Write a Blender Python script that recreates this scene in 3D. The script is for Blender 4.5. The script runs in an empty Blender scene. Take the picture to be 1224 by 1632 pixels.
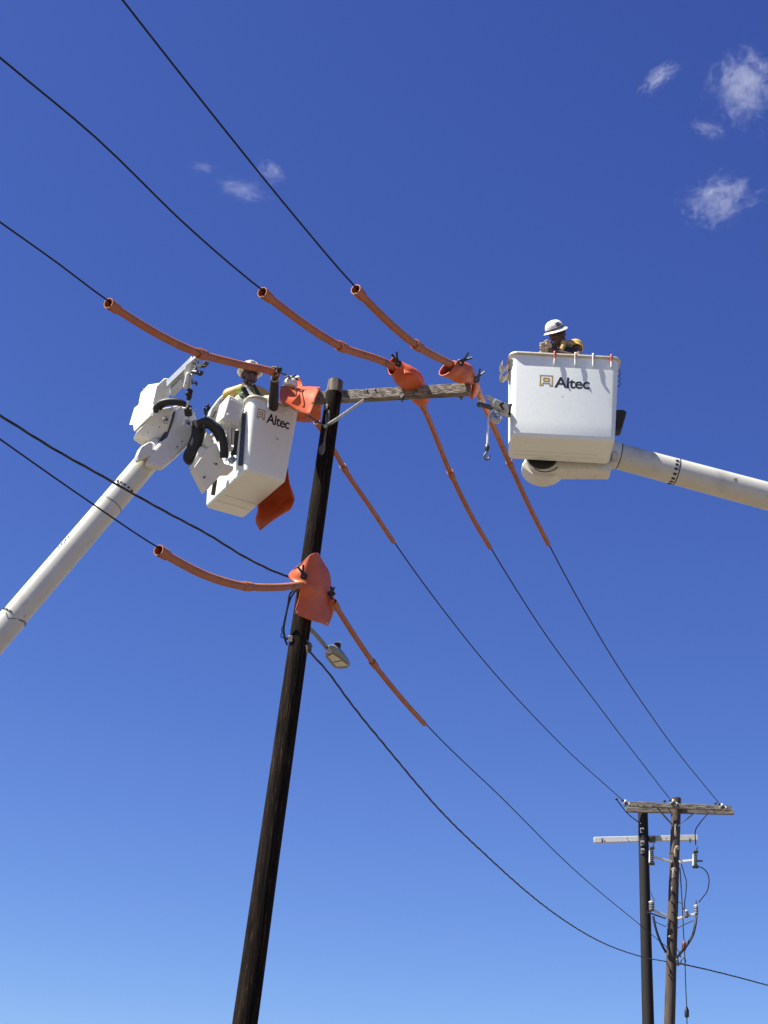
import bpy, math, random
from mathutils import Vector, Matrix, noise

# ------------------------------------------------------------------ scene, camera, light
scene = bpy.context.scene
col = scene.collection
random.seed(7)
V = Vector
F_PX, CX, CY = 2452.0, 612.0, 816.0          # focal length and centre in photo pixels
PITCH, ROLL = math.radians(25.1), math.radians(4.5)
CAM = V((0, 0, 1.6))
FWD = V((0, math.cos(PITCH), math.sin(PITCH)))
UP0 = V((0, -math.sin(PITCH), math.cos(PITCH)))
RGT = V((1, 0, 0)) * math.cos(ROLL) + UP0 * math.sin(ROLL)
UPV = UP0 * math.cos(ROLL) - V((1, 0, 0)) * math.sin(ROLL)

cam_data = bpy.data.cameras.new('camera')
cam_data.sensor_fit = 'VERTICAL'
cam_data.sensor_height = 36.0
cam_data.lens = 36.0 * F_PX / 1632.0
cam_data.clip_start = 0.1
cam_data.clip_end = 9000.0
cam = bpy.data.objects.new('camera', cam_data)
col.objects.link(cam)
m3 = Matrix((RGT, UPV, -FWD)).transposed()
cam.matrix_world = Matrix.Translation(CAM) @ m3.to_4x4()
scene.camera = cam

SUN_TO = V((-0.62, -0.18, 1.0)).normalized()   # direction towards the sun
SUN_EL = math.asin(SUN_TO.z)
SUN_AZ = math.atan2(SUN_TO.x, SUN_TO.y)
world = bpy.data.worlds.new('World')
scene.world = world
world.use_nodes = True
wn = world.node_tree
wn.nodes.clear()
w_out = wn.nodes.new('ShaderNodeOutputWorld')
w_bg = wn.nodes.new('ShaderNodeBackground')
w_sky = wn.nodes.new('ShaderNodeTexSky')
w_sky.sky_type = 'NISHITA'
w_sky.sun_disc = False
w_sky.sun_elevation = SUN_EL
w_sky.sun_rotation = SUN_AZ % (2 * math.pi)
w_sky.altitude = 900
w_sky.air_density = 1.0
w_sky.dust_density = 0.6
w_sky.ozone_density = 3.0
w_bg.inputs['Strength'].default_value = 0.053
# the phone's colour rendering of the clear sky: one power curve per channel
w_sep = wn.nodes.new('ShaderNodeSeparateColor')
w_com = wn.nodes.new('ShaderNodeCombineColor')
wn.links.new(w_sky.outputs[0], w_sep.inputs[0])
for i, (gain, power) in enumerate(((0.52, 1.27), (0.53, 1.31), (1.19, 1.0))):
    pw = wn.nodes.new('ShaderNodeMath'); pw.operation = 'POWER'; pw.inputs[1].default_value = power
    ml = wn.nodes.new('ShaderNodeMath'); ml.operation = 'MULTIPLY'; ml.inputs[1].default_value = gain
    wn.links.new(w_sep.outputs[i], pw.inputs[0])
    wn.links.new(pw.outputs[0], ml.inputs[0])
    wn.links.new(ml.outputs[0], w_com.inputs[i])
wn.links.new(w_com.outputs[0], w_bg.inputs['Color'])
wn.links.new(w_bg.outputs[0], w_out.inputs['Surface'])

sun_data = bpy.data.lights.new('sun', 'SUN')
sun_data.energy = 5.0
sun_data.angle = math.radians(0.53)
sun_data.color = (1.0, 0.97, 0.87)
sun = bpy.data.objects.new('sun', sun_data)
sun.rotation_euler = SUN_TO.to_track_quat('Z', 'Y').to_euler()
sun.location = (-20, -10, 40)
col.objects.link(sun)

scene.view_settings.view_transform = 'Standard'
scene.view_settings.look = 'None'
scene.view_settings.gamma = 1.0
scene.view_settings.use_curve_mapping = False
scene.view_settings.exposure = 1.2
scene.render.engine = 'CYCLES'
scene.cycles.use_denoising = True
scene.cycles.max_bounces = 8
scene.cycles.volume_bounces = 2

# ------------------------------------------------------------------ placing helpers
def ray(px, py):
    return FWD + RGT * ((px - CX) / F_PX) + UPV * ((CY - py) / F_PX)
def P(px, py, d):
    return CAM + ray(px, py) * d
def onz(px, py, z):
    v = ray(px, py)
    return CAM + v * ((z - CAM.z) / v.z)
def depth(p):
    return (p - CAM).dot(FWD)
def cdir(x, y, z):                      # right, up, towards the viewer's spot, as a world direction
    return (RGT * x + UPV * y - FWD * z)
def zm(x, y, s, ox, oy):                # zoomed-crop reading to photo pixel
    return ox + x / s, oy + y / s

# ------------------------------------------------------------------ materials
MATS = {}
def mat(name, base, rough=0.6, metal=0.0, var=0.0, vscale=8.0, dark=None, stretch=None, bump=0.0, bscale=40.0,
        dirt=None, dirt_scale=3.0, dirt_amt=0.0, dirt_lo=0.5, spec=0.5, dstretch=None, speck=None, speck_scale=30.0, speck_lo=0.66, speck_stretch=None):
    if name in MATS:
        return MATS[name]
    m = bpy.data.materials.new(name)
    m.use_nodes = True
    nt = m.node_tree
    b = nt.nodes['Principled BSDF']
    b.inputs['Roughness'].default_value = rough
    b.inputs['Metallic'].default_value = metal
    b.inputs['Specular IOR Level'].default_value = spec
    tc = nt.nodes.new('ShaderNodeTexCoord')
    def coords(st):
        if st is None:
            return tc.outputs['Object']
        mp = nt.nodes.new('ShaderNodeMapping')
        mp.inputs['Scale'].default_value = st
        nt.links.new(tc.outputs['Object'], mp.inputs['Vector'])
        return mp.outputs['Vector']
    def noisef(scale, st, detail=6.0, rgh=0.6):
        n = nt.nodes.new('ShaderNodeTexNoise')
        n.inputs['Scale'].default_value = scale
        n.inputs['Detail'].default_value = detail
        n.inputs['Roughness'].default_value = rgh
        nt.links.new(coords(st), n.inputs['Vector'])
        return n.outputs['Fac']
    c2 = dark if dark else tuple(x * (1 - var) for x in base)
    ramp = nt.nodes.new('ShaderNodeValToRGB')
    ramp.color_ramp.elements[0].position = 0.35
    ramp.color_ramp.elements[1].position = 0.65
    ramp.color_ramp.elements[0].color = (*c2, 1)
    ramp.color_ramp.elements[1].color = (*base, 1)
    nt.links.new(noisef(vscale, stretch), ramp.inputs['Fac'])
    colr = ramp.outputs['Color']
    if dirt_amt > 0:
        r2 = nt.nodes.new('ShaderNodeValToRGB')
        r2.color_ramp.elements[0].position = dirt_lo
        r2.color_ramp.elements[1].position = min(dirt_lo + 0.25, 1)
        r2.color_ramp.elements[0].color = (0, 0, 0, 1)
        r2.color_ramp.elements[1].color = (dirt_amt, dirt_amt, dirt_amt, 1)
        nt.links.new(noisef(dirt_scale, dstretch, 8.0, 0.7), r2.inputs['Fac'])
        mx = nt.nodes.new('ShaderNodeMix')
        mx.data_type = 'RGBA'
        nt.links.new(r2.outputs['Color'], mx.inputs['Factor'])
        nt.links.new(colr, mx.inputs['A'])
        mx.inputs['B'].default_value = (*dirt, 1)
        colr = mx.outputs['Result']
    if speck:
        r3 = nt.nodes.new('ShaderNodeValToRGB')
        r3.color_ramp.elements[0].position = speck_lo
        r3.color_ramp.elements[1].position = speck_lo+0.06
        r3.color_ramp.elements[0].color = (0, 0, 0, 1)
        r3.color_ramp.elements[1].color = (0.8, 0.8, 0.8, 1)
        nt.links.new(noisef(speck_scale, speck_stretch, 3.0, 0.55), r3.inputs['Fac'])
        mx2 = nt.nodes.new('ShaderNodeMix')
        mx2.data_type = 'RGBA'
        nt.links.new(r3.outputs['Color'], mx2.inputs['Factor'])
        nt.links.new(colr, mx2.inputs['A'])
        mx2.inputs['B'].default_value = (*speck, 1)
        colr = mx2.outputs['Result']
    nt.links.new(colr, b.inputs['Base Color'])
    if bump > 0:
        bp = nt.nodes.new('ShaderNodeBump')
        bp.inputs['Strength'].default_value = bump
        bp.inputs['Distance'].default_value = 0.01
        nt.links.new(noisef(bscale, stretch), bp.inputs['Height'])
        nt.links.new(bp.outputs['Normal'], b.inputs['Normal'])
    MATS[name] = m
    return m

WHITE = mat('white_gelcoat', (0.69, 0.685, 0.62), 0.38, var=0.10, vscale=6, dirt=(0.30, 0.25, 0.19), dirt_scale=6, dirt_amt=0.6, dirt_lo=0.53, bump=0.05, bscale=160, speck=(0.14, 0.11, 0.08), speck_scale=22, speck_lo=0.67)
BUCKET = mat('bucket_fibreglass', (0.79, 0.82, 0.775), 0.45, var=0.06, vscale=30, dirt=(0.42, 0.38, 0.31), dirt_scale=5, dirt_amt=0.5, dirt_lo=0.58, bump=0.12, bscale=120, speck=(0.20, 0.18, 0.16), speck_scale=20, speck_lo=0.715, speck_stretch=(1, 1, 0.5))
BOOMW = mat('boom_fibreglass', (0.58, 0.565, 0.49), 0.35, var=0.10, vscale=3, dirt=(0.20, 0.14, 0.09), dirt_scale=2.2, dirt_amt=0.6, dirt_lo=0.56, bump=0.04, bscale=200, speck=(0.10, 0.07, 0.05), speck_scale=9, speck_lo=0.69)
CREAM = mat('cream_rim', (0.56, 0.51, 0.41), 0.5, var=0.15, vscale=14, dirt=(0.26, 0.2, 0.13), dirt_scale=10, dirt_amt=0.6, dirt_lo=0.5)
ORANGE = mat('orange_rubber', (0.62, 0.112, 0.028), 0.5, var=0.20, vscale=7, dirt=(0.30, 0.075, 0.035), dirt_scale=9, dirt_amt=0.55, dirt_lo=0.48, bump=0.10, bscale=35, speck=(0.20, 0.06, 0.035), speck_scale=28, speck_lo=0.66)
HOSE = mat('faded_orange_hose', (0.46, 0.150, 0.058), 0.6, var=0.22, vscale=5, dirt=(0.28, 0.12, 0.06), dirt_scale=4, dirt_amt=0.6, dirt_lo=0.47, speck=(0.13, 0.055, 0.035), speck_scale=9, speck_lo=0.64)
POLE = mat('creosote_pole', (0.020, 0.013, 0.009), 0.9, dark=(0.0035, 0.0027, 0.0026), vscale=1.6, stretch=(26, 26, 0.8), bump=1.0, bscale=3.0,
           dirt=(0.12, 0.075, 0.047), dirt_scale=1.5, dirt_amt=0.85, dirt_lo=0.545, dstretch=(34, 34, 2.6), spec=0.08, speck=(0.002, 0.0015, 0.0015), speck_scale=1.3, speck_lo=0.58, speck_stretch=(46, 46, 1.4))
POLETOP = mat('weathered_pole_top', (0.22, 0.19, 0.155), 0.9, dark=(0.03, 0.022, 0.017), vscale=1.6, stretch=(20, 20, 2.0), bump=0.8, bscale=4)
ARM = mat('weathered_timber', (0.36, 0.325, 0.275), 0.9, dark=(0.06, 0.047, 0.037), vscale=3.0, stretch=(1.6, 18, 18), bump=0.9, bscale=5,
          dirt=(0.05, 0.038, 0.03), dirt_scale=2.0, dirt_amt=0.85, dirt_lo=0.5, dstretch=(1.5, 18, 18), speck=(0.015, 0.012, 0.01), speck_scale=1.6, speck_lo=0.62, speck_stretch=(0.8, 26, 26), spec=0.15)
FARPOLE = mat('grey_old_pole', (0.105, 0.075, 0.055), 0.88, dark=(0.03, 0.021, 0.016), vscale=1.6, stretch=(14, 14, 0.8), bump=0.6, bscale=3,
              dirt=(0.30, 0.25, 0.19), dirt_scale=1.2, dirt_amt=0.6, dirt_lo=0.6, dstretch=(12, 12, 0.9))
FARBLACK = mat('dark_new_pole', (0.020, 0.016, 0.014), 0.75, dark=(0.008, 0.007, 0.0065), vscale=1.6, stretch=(14, 14, 0.7), bump=0.3, bscale=3, spec=0.35)
FIBREARM = mat('white_fibreglass_arm', (0.60, 0.59, 0.56), 0.5, var=0.08, vscale=4)
GALV = mat('galvanized_steel', (0.50, 0.51, 0.51), 0.42, 0.75, var=0.35, vscale=30, dirt=(0.22, 0.2, 0.17), dirt_scale=20, dirt_amt=0.5, dirt_lo=0.55)
ALU = mat('cast_aluminium', (0.56, 0.57, 0.57), 0.45, 0.55, var=0.2, vscale=20, dirt=(0.2, 0.18, 0.15), dirt_scale=18, dirt_amt=0.5, dirt_lo=0.52)
STEEL = mat('dark_steel', (0.12, 0.12, 0.125), 0.5, 0.7, var=0.4, vscale=25)
BLACK = mat('black_rubber', (0.012, 0.012, 0.013), 0.55, var=0.4, vscale=20)
WIRE = mat('weathered_conductor', (0.016, 0.016, 0.019), 0.7, 0.0, var=0.3, vscale=30, spec=0.3)
JACKET = mat('black_cable_jacket', (0.015, 0.015, 0.017), 0.55, var=0.3, vscale=30)
PORC = mat('white_porcelain', (0.70, 0.69, 0.66), 0.25, var=0.08, vscale=10)
GREYPORC = mat('grey_polymer', (0.15, 0.155, 0.155), 0.5, var=0.25, vscale=14)
REDBROWN = mat('red_brown_cap', (0.10, 0.025, 0.018), 0.5, var=0.3, vscale=14)
LAMPGREY = mat('lamp_housing_grey', (0.23, 0.235, 0.22), 0.5, 0.3, var=0.15, vscale=12)
LENS = mat('lamp_lens', (0.62, 0.60, 0.46), 0.25, var=0.25, vscale=28)
GOLD = mat('gold_logo_print', (0.40, 0.26, 0.06), 0.5, var=0.1, vscale=10)
INK = mat('black_logo_print', (0.012, 0.012, 0.016), 0.45, var=0.2, vscale=10)
SKIN = mat('skin', (0.115, 0.062, 0.046), 0.6, var=0.12, vscale=30)  # skin tone darkened to carry the shade on the faces
BEARD = mat('dark_beard', (0.035, 0.022, 0.017), 0.85, var=0.4, vscale=60)
YELLOW = mat('yellow_rubber_sleeve', (0.64, 0.42, 0.10), 0.55, var=0.25, vscale=9, dirt=(0.22, 0.13, 0.04), dirt_scale=9, dirt_amt=0.6, dirt_lo=0.48)
DARKCLOTH = mat('dark_work_cloth', (0.022, 0.022, 0.027), 0.85, var=0.4, vscale=14)
SHIRT = mat('tan_work_shirt', (0.26, 0.17, 0.09), 0.85, var=0.3, vscale=10)
CAMO = mat('patterned_harness', (0.50, 0.52, 0.42), 0.8, dark=(0.03, 0.035, 0.03), vscale=22)
LEATHER = mat('pale_leather_glove', (0.50, 0.40, 0.28), 0.75, var=0.3, vscale=25)
BLACKGLOVE = mat('black_rubber_glove', (0.022, 0.018, 0.017), 0.6, var=0.4, vscale=25)
HATW = mat('white_hard_hat', (0.76, 0.76, 0.74), 0.3, var=0.05, vscale=10)
HATBAND = mat('hat_stickers', (0.22, 0.20, 0.19), 0.6, dark=(0.03, 0.03, 0.03), vscale=40)
JEANS = mat('denim', (0.05, 0.07, 0.12), 0.85, var=0.3, vscale=20)
REDCLIP = mat('red_plastic', (0.50, 0.045, 0.03), 0.45, var=0.15, vscale=20)
GREENTAG = mat('green_radio', (0.35, 0.55, 0.12), 0.6, var=0.2, vscale=20)

# ------------------------------------------------------------------ mesh builder
def frame(t, ref=None):
    t = t.normalized()
    ref = ref or V((0, 0, 1))
    if abs(t.dot(ref)) > 0.95:
        ref = V((1, 0, 0))
    a = t.cross(ref).normalized()
    return a, a.cross(t).normalized()      # side, up

class MB:
    def __init__(self):
        self.v, self.f = [], []
    def add(self, vs, fs):
        o = len(self.v)
        self.v += [V(x) for x in vs]
        self.f += [tuple(i + o for i in f) for f in fs]
        return self
    def loft(self, rings, cap0=True, cap1=True, closed=True):
        n = len(rings[0]); vs = []; fs = []
        for r in rings:
            vs += r
        for i in range(len(rings) - 1):
            for j in range(n if closed else n - 1):
                k = (j + 1) % n
                fs.append((i*n+j, i*n+k, (i+1)*n+k, (i+1)*n+j))
        if cap0: fs.append(tuple(range(n-1, -1, -1)))
        if cap1: fs.append(tuple(range((len(rings)-1)*n, len(rings)*n)))
        return self.add(vs, fs)
    def tube(self, pts, rad, n=10, cap=True, ref=None, shape=None):
        pts = [V(p) for p in pts]
        if not isinstance(rad, (list, tuple)): rad = [rad]*len(pts)
        rings = []; prev = None
        for i, p in enumerate(pts):
            a = pts[max(i-1, 0)]; b = pts[min(i+1, len(pts)-1)]
            t = (b-a)
            t = t.normalized() if t.length > 1e-9 else V((0,0,1))
            if prev is None:
                s, u = frame(t, ref)
            else:
                s = prev - t*prev.dot(t)
                s = s.normalized() if s.length > 1e-6 else frame(t, ref)[0]
                u = s.cross(t).normalized()
            prev = s
            ring = []
            for k in range(n):
                th = 2*math.pi*k/n
                m = shape(th) if shape else 1.0
                ring.append(p + (s*math.cos(th) + u*math.sin(th))*rad[i]*m)
            rings.append(ring)
        return self.loft(rings, cap, cap)
    def tube_rings(self, pts, rad, n, shape):
        t = MB(); t.tube(pts, rad, n, False, None, shape)
        return [t.v[i*n:(i+1)*n] for i in range(len(pts))]
    def box(self, c, ax, ay, az):          # centre and half-axis vectors
        c, ax, ay, az = V(c), V(ax), V(ay), V(az)
        vs = [c + ax*i + ay*j + az*k for k in (-1,1) for j in (-1,1) for i in (-1,1)]
        if ax.cross(ay).dot(az) < 0:
            fs = [(0,1,3,2),(4,6,7,5),(0,4,5,1),(2,3,7,6),(0,2,6,4),(1,5,7,3)]
        else:
            fs = [(0,2,3,1),(4,5,7,6),(0,1,5,4),(2,6,7,3),(0,4,6,2),(1,3,7,5)]
        return self.add(vs, fs)
    def bar(self, p0, p1, w, h, ref=None):  # rectangular bar between two points
        p0, p1 = V(p0), V(p1)
        s, u = frame(p1-p0, ref)
        return self.box((p0+p1)/2, (p1-p0)/2, s*w/2, u*h/2)
    def prism(self, poly, vec):
        vec = V(vec)
        return self.loft([[V(p) for p in poly], [V(p)+vec for p in poly]])
    def ell(self, c, ax, ay, az, nu=14, nv=10, lo=-math.pi/2, hi=math.pi/2):
        c, ax, ay, az = V(c), V(ax), V(ay), V(az)
        rings = []
        for i in range(nv+1):
            ph = lo + (hi-lo)*i/nv
            cp = max(math.cos(ph), 0.004)
            rings.append([c + (ax*math.cos(2*math.pi*j/nu) + ay*math.sin(2*math.pi*j/nu))*cp + az*math.sin(ph) for j in range(nu)])
        return self.loft(rings)
    def capsule(self, p0, p1, r0, r1, n=12):
        p0, p1 = V(p0), V(p1)
        t = (p1-p0).normalized()
        pts = []; rs = []
        for i in range(5):
            a = math.pi/2*(1-i/4); pts.append(p0 - t*r0*math.sin(a)); rs.append(max(r0*math.cos(a), 0.0005))
        for i in range(5):
            a = math.pi/2*i/4; pts.append(p1 + t*r1*math.sin(a)); rs.append(max(r1*math.cos(a), 0.0005))
        s, u = frame(t)
        rings = [[p + (s*math.cos(2*math.pi*k/n)+u*math.sin(2*math.pi*k/n))*r for k in range(n)] for p, r in zip(pts, rs)]
        return self.loft(rings)
    def rev(self, c, axis, prof, n=16):     # profile of (radius, height along axis)
        c = V(c); axis = V(axis).normalized()
        s, u = frame(axis)
        rings = [[c + axis*h + (s*math.cos(2*math.pi*k/n)+u*math.sin(2*math.pi*k/n))*max(r, 0.0005) for k in range(n)] for r, h in prof]
        return self.loft(rings)
    def build(self, name, material, parent=None, smooth=True, bevel=0.0, segs=2, angle=38, remesh=0.0, smoothit=0, solid=0.0, subsurf=0):
        me = bpy.data.meshes.new(name)
        org = V((0, 0, 0))
        if parent is None:
            xs = [p.x for p in self.v]; ys = [p.y for p in self.v]; zs = [p.z for p in self.v]
            org = V(((min(xs)+max(xs))/2, (min(ys)+max(ys))/2, min(zs)))
        me.from_pydata([tuple(p-org) for p in self.v], [], self.f)
        me.validate()
        me.update()
        o = bpy.data.objects.new(name, me)
        col.objects.link(o)
        me.materials.append(material)
        if smooth:
            me.polygons.foreach_set('use_smooth', [True]*len(me.polygons))
            me.set_sharp_from_angle(angle=math.radians(angle))
        if parent is None:
            o.location = org
        else:
            o.parent = parent
            o.matrix_parent_inverse = Matrix.Translation(-world_loc(parent))
        if solid:
            md = o.modifiers.new('solid', 'SOLIDIFY'); md.thickness = solid; md.offset = 0
        if remesh:
            md = o.modifiers.new('remesh', 'REMESH'); md.mode = 'VOXEL'; md.voxel_size = remesh; md.use_smooth_shade = True
            if smoothit:
                sm = o.modifiers.new('smooth', 'SMOOTH'); sm.iterations = smoothit; sm.factor = 0.5
        if bevel:
            md = o.modifiers.new('bevel', 'BEVEL'); md.width = bevel; md.segments = segs; md.limit_method = 'ANGLE'; md.angle_limit = math.radians(30)
        if subsurf:
            md = o.modifiers.new('subsurf', 'SUBSURF'); md.levels = subsurf; md.render_levels = subsurf
        return o

def world_loc(o):
    p = V(o.location)
    if o.parent is not None:
        p = p + world_loc(o.parent) + o.matrix_parent_inverse.translation
    return p
def tag(o, label=None, cat=None, group=None, kind=None):
    if label: o['label'] = label
    if cat: o['category'] = cat
    if group: o['group'] = group
    if kind: o['kind'] = kind
    return o
def thing(name, loc, label, cat, group=None):
    o = bpy.data.objects.new(name, None)
    o.location = loc
    o.empty_display_size = 0.2
    col.objects.link(o)
    return tag(o, label, cat, group)

def crom(pts, n=8):                          # Catmull-Rom through 3-D points
    pts = [V(p) for p in pts]
    out = []
    for i in range(len(pts)-1):
        p0 = pts[i-1] if i else pts[0]*2-pts[1]
        p1, p2 = pts[i], pts[i+1]
        p3 = pts[i+2] if i+2 < len(pts) else pts[-1]*2-pts[-2]
        for k in range(n):
            t = k/n
            out.append(0.5*((2*p1) + (p2-p0)*t + (2*p0-5*p1+4*p2-p3)*t*t + (3*p1-p0-3*p2+p3)*t**3))
    out.append(pts[-1])
    return out

def sheet(rows, nu=6, nv=6, wob=0.0, seed=0):     # smooth sheet through a grid of 3-D points
    rows = [crom(r, nu) for r in rows]
    cols = list(zip(*rows))
    cols = [crom(c, nv) for c in cols]
    grid = list(zip(*cols))
    mb = MB()
    n = len(grid[0])
    if wob:
        grid = [[p + V((noise.noise(p*6+V((seed,0,0))), noise.noise(p*6+V((0,seed,5))), noise.noise(p*6+V((9,0,seed)))))*wob for p in r] for r in grid]
    mb.loft([list(r) for r in grid], False, False, closed=False)
    return mb

# ------------------------------------------------------------------ the setting: ground
g = MB()
g.add([(-4000,-4000,0),(4000,-4000,0),(4000,4000,0),(-4000,4000,0)], [(0,1,2,3)])
ground = g.build('ground', mat('dry_sandy_ground', (0.145, 0.113, 0.080), 0.95, dark=(0.10, 0.078, 0.056), vscale=0.35, bump=0.4, bscale=3,
                                dirt=(0.10, 0.11, 0.05), dirt_scale=0.12, dirt_amt=0.6, dirt_lo=0.58), smooth=False)
tag(ground, 'dry sandy ground under the power line', 'ground', kind='structure')

# ------------------------------------------------------------------ poles
def wood_pole(top, base, r_top, r_base, seed, ridge=0.02, n=40, rings=120):
    mb = MB()
    ax = (top-base); L = ax.length; ax = ax.normalized()
    s, u = frame(ax, V((0, 1, 0)))
    rr = []
    for i in range(rings+1):
        t = i/rings
        r = r_base + (r_top-r_base)*t
        c = base + ax*L*t
        ring = []
        for k in range(n):
            th = 2*math.pi*k/n
            nz = noise.noise(V((math.cos(th)*5+seed, math.sin(th)*5, t*L*0.7))) + 0.6*noise.noise(V((math.cos(th)*13+seed, math.sin(th)*13, t*L*1.1)))
            ring.append(c + (s*math.cos(th)+u*math.sin(th))*r*(1+ridge*nz))
        rr.append(ring)
    mb.loft(rr)
    return mb

POLE_TOP = P(535, 608, 18.0)
POLE_BASE = V((-1.085, POLE_TOP.y, 0.0))
PAX = (POLE_TOP-POLE_BASE).normalized()
def pole_at(py):                               # point of the pole axis seen at this pixel row
    lo, hi = 0.0, 1.0
    for _ in range(40):
        m = (lo+hi)/2
        q = POLE_TOP.lerp(POLE_BASE, m)-CAM
        y = CY - F_PX*q.dot(UPV)/q.dot(FWD)
        if y < py: lo = m
        else: hi = m
    return POLE_TOP.lerp(POLE_BASE, m)
main_pole = thing('utility_pole', POLE_BASE, 'tall black creosoted wooden utility pole leaning slightly, carrying the timber crossarm', 'utility pole')
cut = POLE_TOP - PAX*0.16
wood_pole(cut, POLE_BASE, 0.0925, 0.137, 3, ridge=0.032, n=56, rings=260).build('shaft', POLE, main_pole)
wood_pole(POLE_TOP, cut-PAX*0.002, 0.088, 0.0922, 3.0, ridge=0.05, rings=10).build('weathered_top', POLETOP, main_pole)
# knot scars and pale split patches near the top
for px, py, w, h, sd in ((521, 672, 7, 26, 1), (513, 722, 9, 24, 2), (518, 700, 3, 40, 4), (519, 655, 6, 12, 6)):
    c = pole_at(py)
    d = depth(c)
    q = P(px, py, d)
    off = (q-c); off = off - PAX*off.dot(PAX)
    side = off.length*(1 if off.dot(RGT) > 0 else -1)
    mb = MB()
    rows = []
    toward = (CAM-c); toward = (toward-PAX*toward.dot(PAX)).normalized()
    rt = toward.cross(PAX).normalized()
    if rt.dot(RGT) < 0: rt = -rt
    for i in range(9):
        t = i/8*2-1
        hw = w*d/F_PX/2*math.sqrt(max(0, 1-t*t))*(1+0.4*noise.noise(V((t*4, sd, 0))))+0.001
        row = []
        for k in range(5):
            x = side + hw*(k/2-1) + 0.012*noise.noise(V((t*3, sd*3, 1)))
            rr_ = 0.1
            yy = math.sqrt(max(rr_*rr_-x*x, 0.0))+0.004
            row.append(c + rt*x + toward*yy + PAX*(t*h*d/F_PX/2))
        rows.append(row)
    mb.loft(rows, False, False, closed=False)
    mb.build('bark_scar', POLETOP, main_pole, solid=0.004)

# near crossarm (front of the pole)
ARM_L, ARM_R = P(452, 638, 18.12), P(749.5, 620.5, 17.62)
adir = (ARM_R-ARM_L).normalized()
aup = V((0, 0, 1)) - adir*adir.z; aup.normalize()
aout = aup.cross(adir).normalized()
if aout.y > 0: aout = -aout
ARM_L = ARM_L; AH, AW = 0.128, 0.095
crossarm = thing('crossarm', pole_at(628)+aout*0.13, 'weathered grey timber crossarm bolted across the top of the black pole', 'crossarm')
mb = MB(); rings = []
for i in range(41):
    t = i/40
    c = ARM_L.lerp(ARM_R, t)
    ring = []
    for (a, b) in ((-1,-1),(-1,-0.5),(-1,0),(-1,0.5),(-1,1),(0,1),(1,1),(1,0),(1,-1),(0,-1)):
        j = 0.004*noise.noise(V((t*14, a*2+b*5, 3)))
        ring.append(c + aout*(-a*AW/2+j) + aup*(b*AH/2+0.003*noise.noise(V((t*9, a, b*3)))))
    rings.append(ring)
mb.loft(rings)
# local material coordinates run along x, close to the arm
mb.build('timber', ARM, crossarm, bevel=0.004, segs=1)
def arm_pt(px, py, out=0.0):                   # point on the camera-side face of the arm near this pixel
    n = aout
    c = ARM_L + aout*(AW/2+out)
    v = ray(px, py)
    return CAM + v*((c-CAM).dot(n)/v.dot(n))
for px, py in ((524, 628), (584.5, 622.5), (598, 621)):
    q = arm_pt(px, py)
    MB().rev(q, aout, [(0.012, -0.004), (0.012, 0.012), (0.006, 0.016)], 8).build('bolt', STEEL, crossarm)
# square washer and its through bolt at the pole
q = arm_pt(523, 627)
MB().bar(q+aup*0.05+adir*-0.03, q-aup*0.06+adir*0.02, 0.022, 0.012, aout).build('washer_strap', STEEL, crossarm)
for px, py in ((641, 633.5), (735, 630.5)):
    q = P(px, py, 17.75)
    MB().rev(q, V((0,0,1)), [(0.016, -0.05), (0.016, -0.02), (0.03, -0.018), (0.03, 0.01)], 8).build('pin_nut', STEEL, crossarm)
# brace pair
bp = P(519, 680, depth(pole_at(680))-0.115)
mb = MB().bar(bp, arm_pt(580, 634)+V((0,0,-0.03)), 0.012, 0.045, aout)
mb.build('brace', GALV, crossarm, bevel=0.002, segs=1)
MB().bar(bp+aout*0.006, P(540, 666, depth(bp)-0.012), 0.014, 0.058, aout).build('brace_sleeve', GALV, crossarm, bevel=0.002, segs=1)
mb = MB().bar(bp+aout*-0.004, P(470, 650, 18.0), 0.012, 0.045, aout)
mb.build('brace', STEEL, crossarm, bevel=0.002, segs=1)  # left brace in darker steel: its shade is put into the colour
MB().rev(bp, aout, [(0.022, -0.02), (0.022, 0.02), (0.012, 0.032)], 8).build('bolt', GALV, crossarm)

# far poles
OLD_TOP = P(1078, 1272, 36.8)
q = ray(1067, 1631); q = CAM + q*((OLD_TOP.y-CAM.y)/q.y)
OLD_BASE = OLD_TOP + (q-OLD_TOP)*(OLD_TOP.z/(OLD_TOP.z-q.z))
old_pole = thing('utility_pole', OLD_BASE, 'weathered brown utility pole with double timber crossarm and cable terminations', 'utility pole')
wood_pole(OLD_TOP, OLD_BASE, 0.11, 0.142, 11, 0.03, 28, 60).build('shaft', FARPOLE, old_pole)
NEW_TOP = P(1024.5, 1294.5, 37.0)
q = ray(1033, 1631); q = CAM + q*((NEW_TOP.y-CAM.y)/q.y)
NEW_BASE = NEW_TOP + (q-NEW_TOP)*(NEW_TOP.z/(NEW_TOP.z-q.z))
new_pole = thing('utility_pole', NEW_BASE, 'smooth dark new utility pole with white staples and a white fibreglass arm', 'utility pole')
wood_pole(NEW_TOP, NEW_BASE, 0.118, 0.160, 21, 0.012, 28, 60).build('shaft', FARBLACK, new_pole)

def axis_depth(top, base):
    def f(py):
        lo, hi = -0.2, 1.0
        for _ in range(40):
            m = (lo+hi)/2
            q = top.lerp(base, m)-CAM
            if CY - F_PX*q.dot(UPV)/q.dot(FWD) < py: lo = m
            else: hi = m
        return depth(top.lerp(base, m))
    return f
old_d = axis_depth(OLD_TOP, OLD_BASE)
new_d = axis_depth(NEW_TOP, NEW_BASE)
def FP(px, py, d):                             # d given as if at the old pole's top
    return P(px, py, d-36.8+old_d(py))
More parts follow.
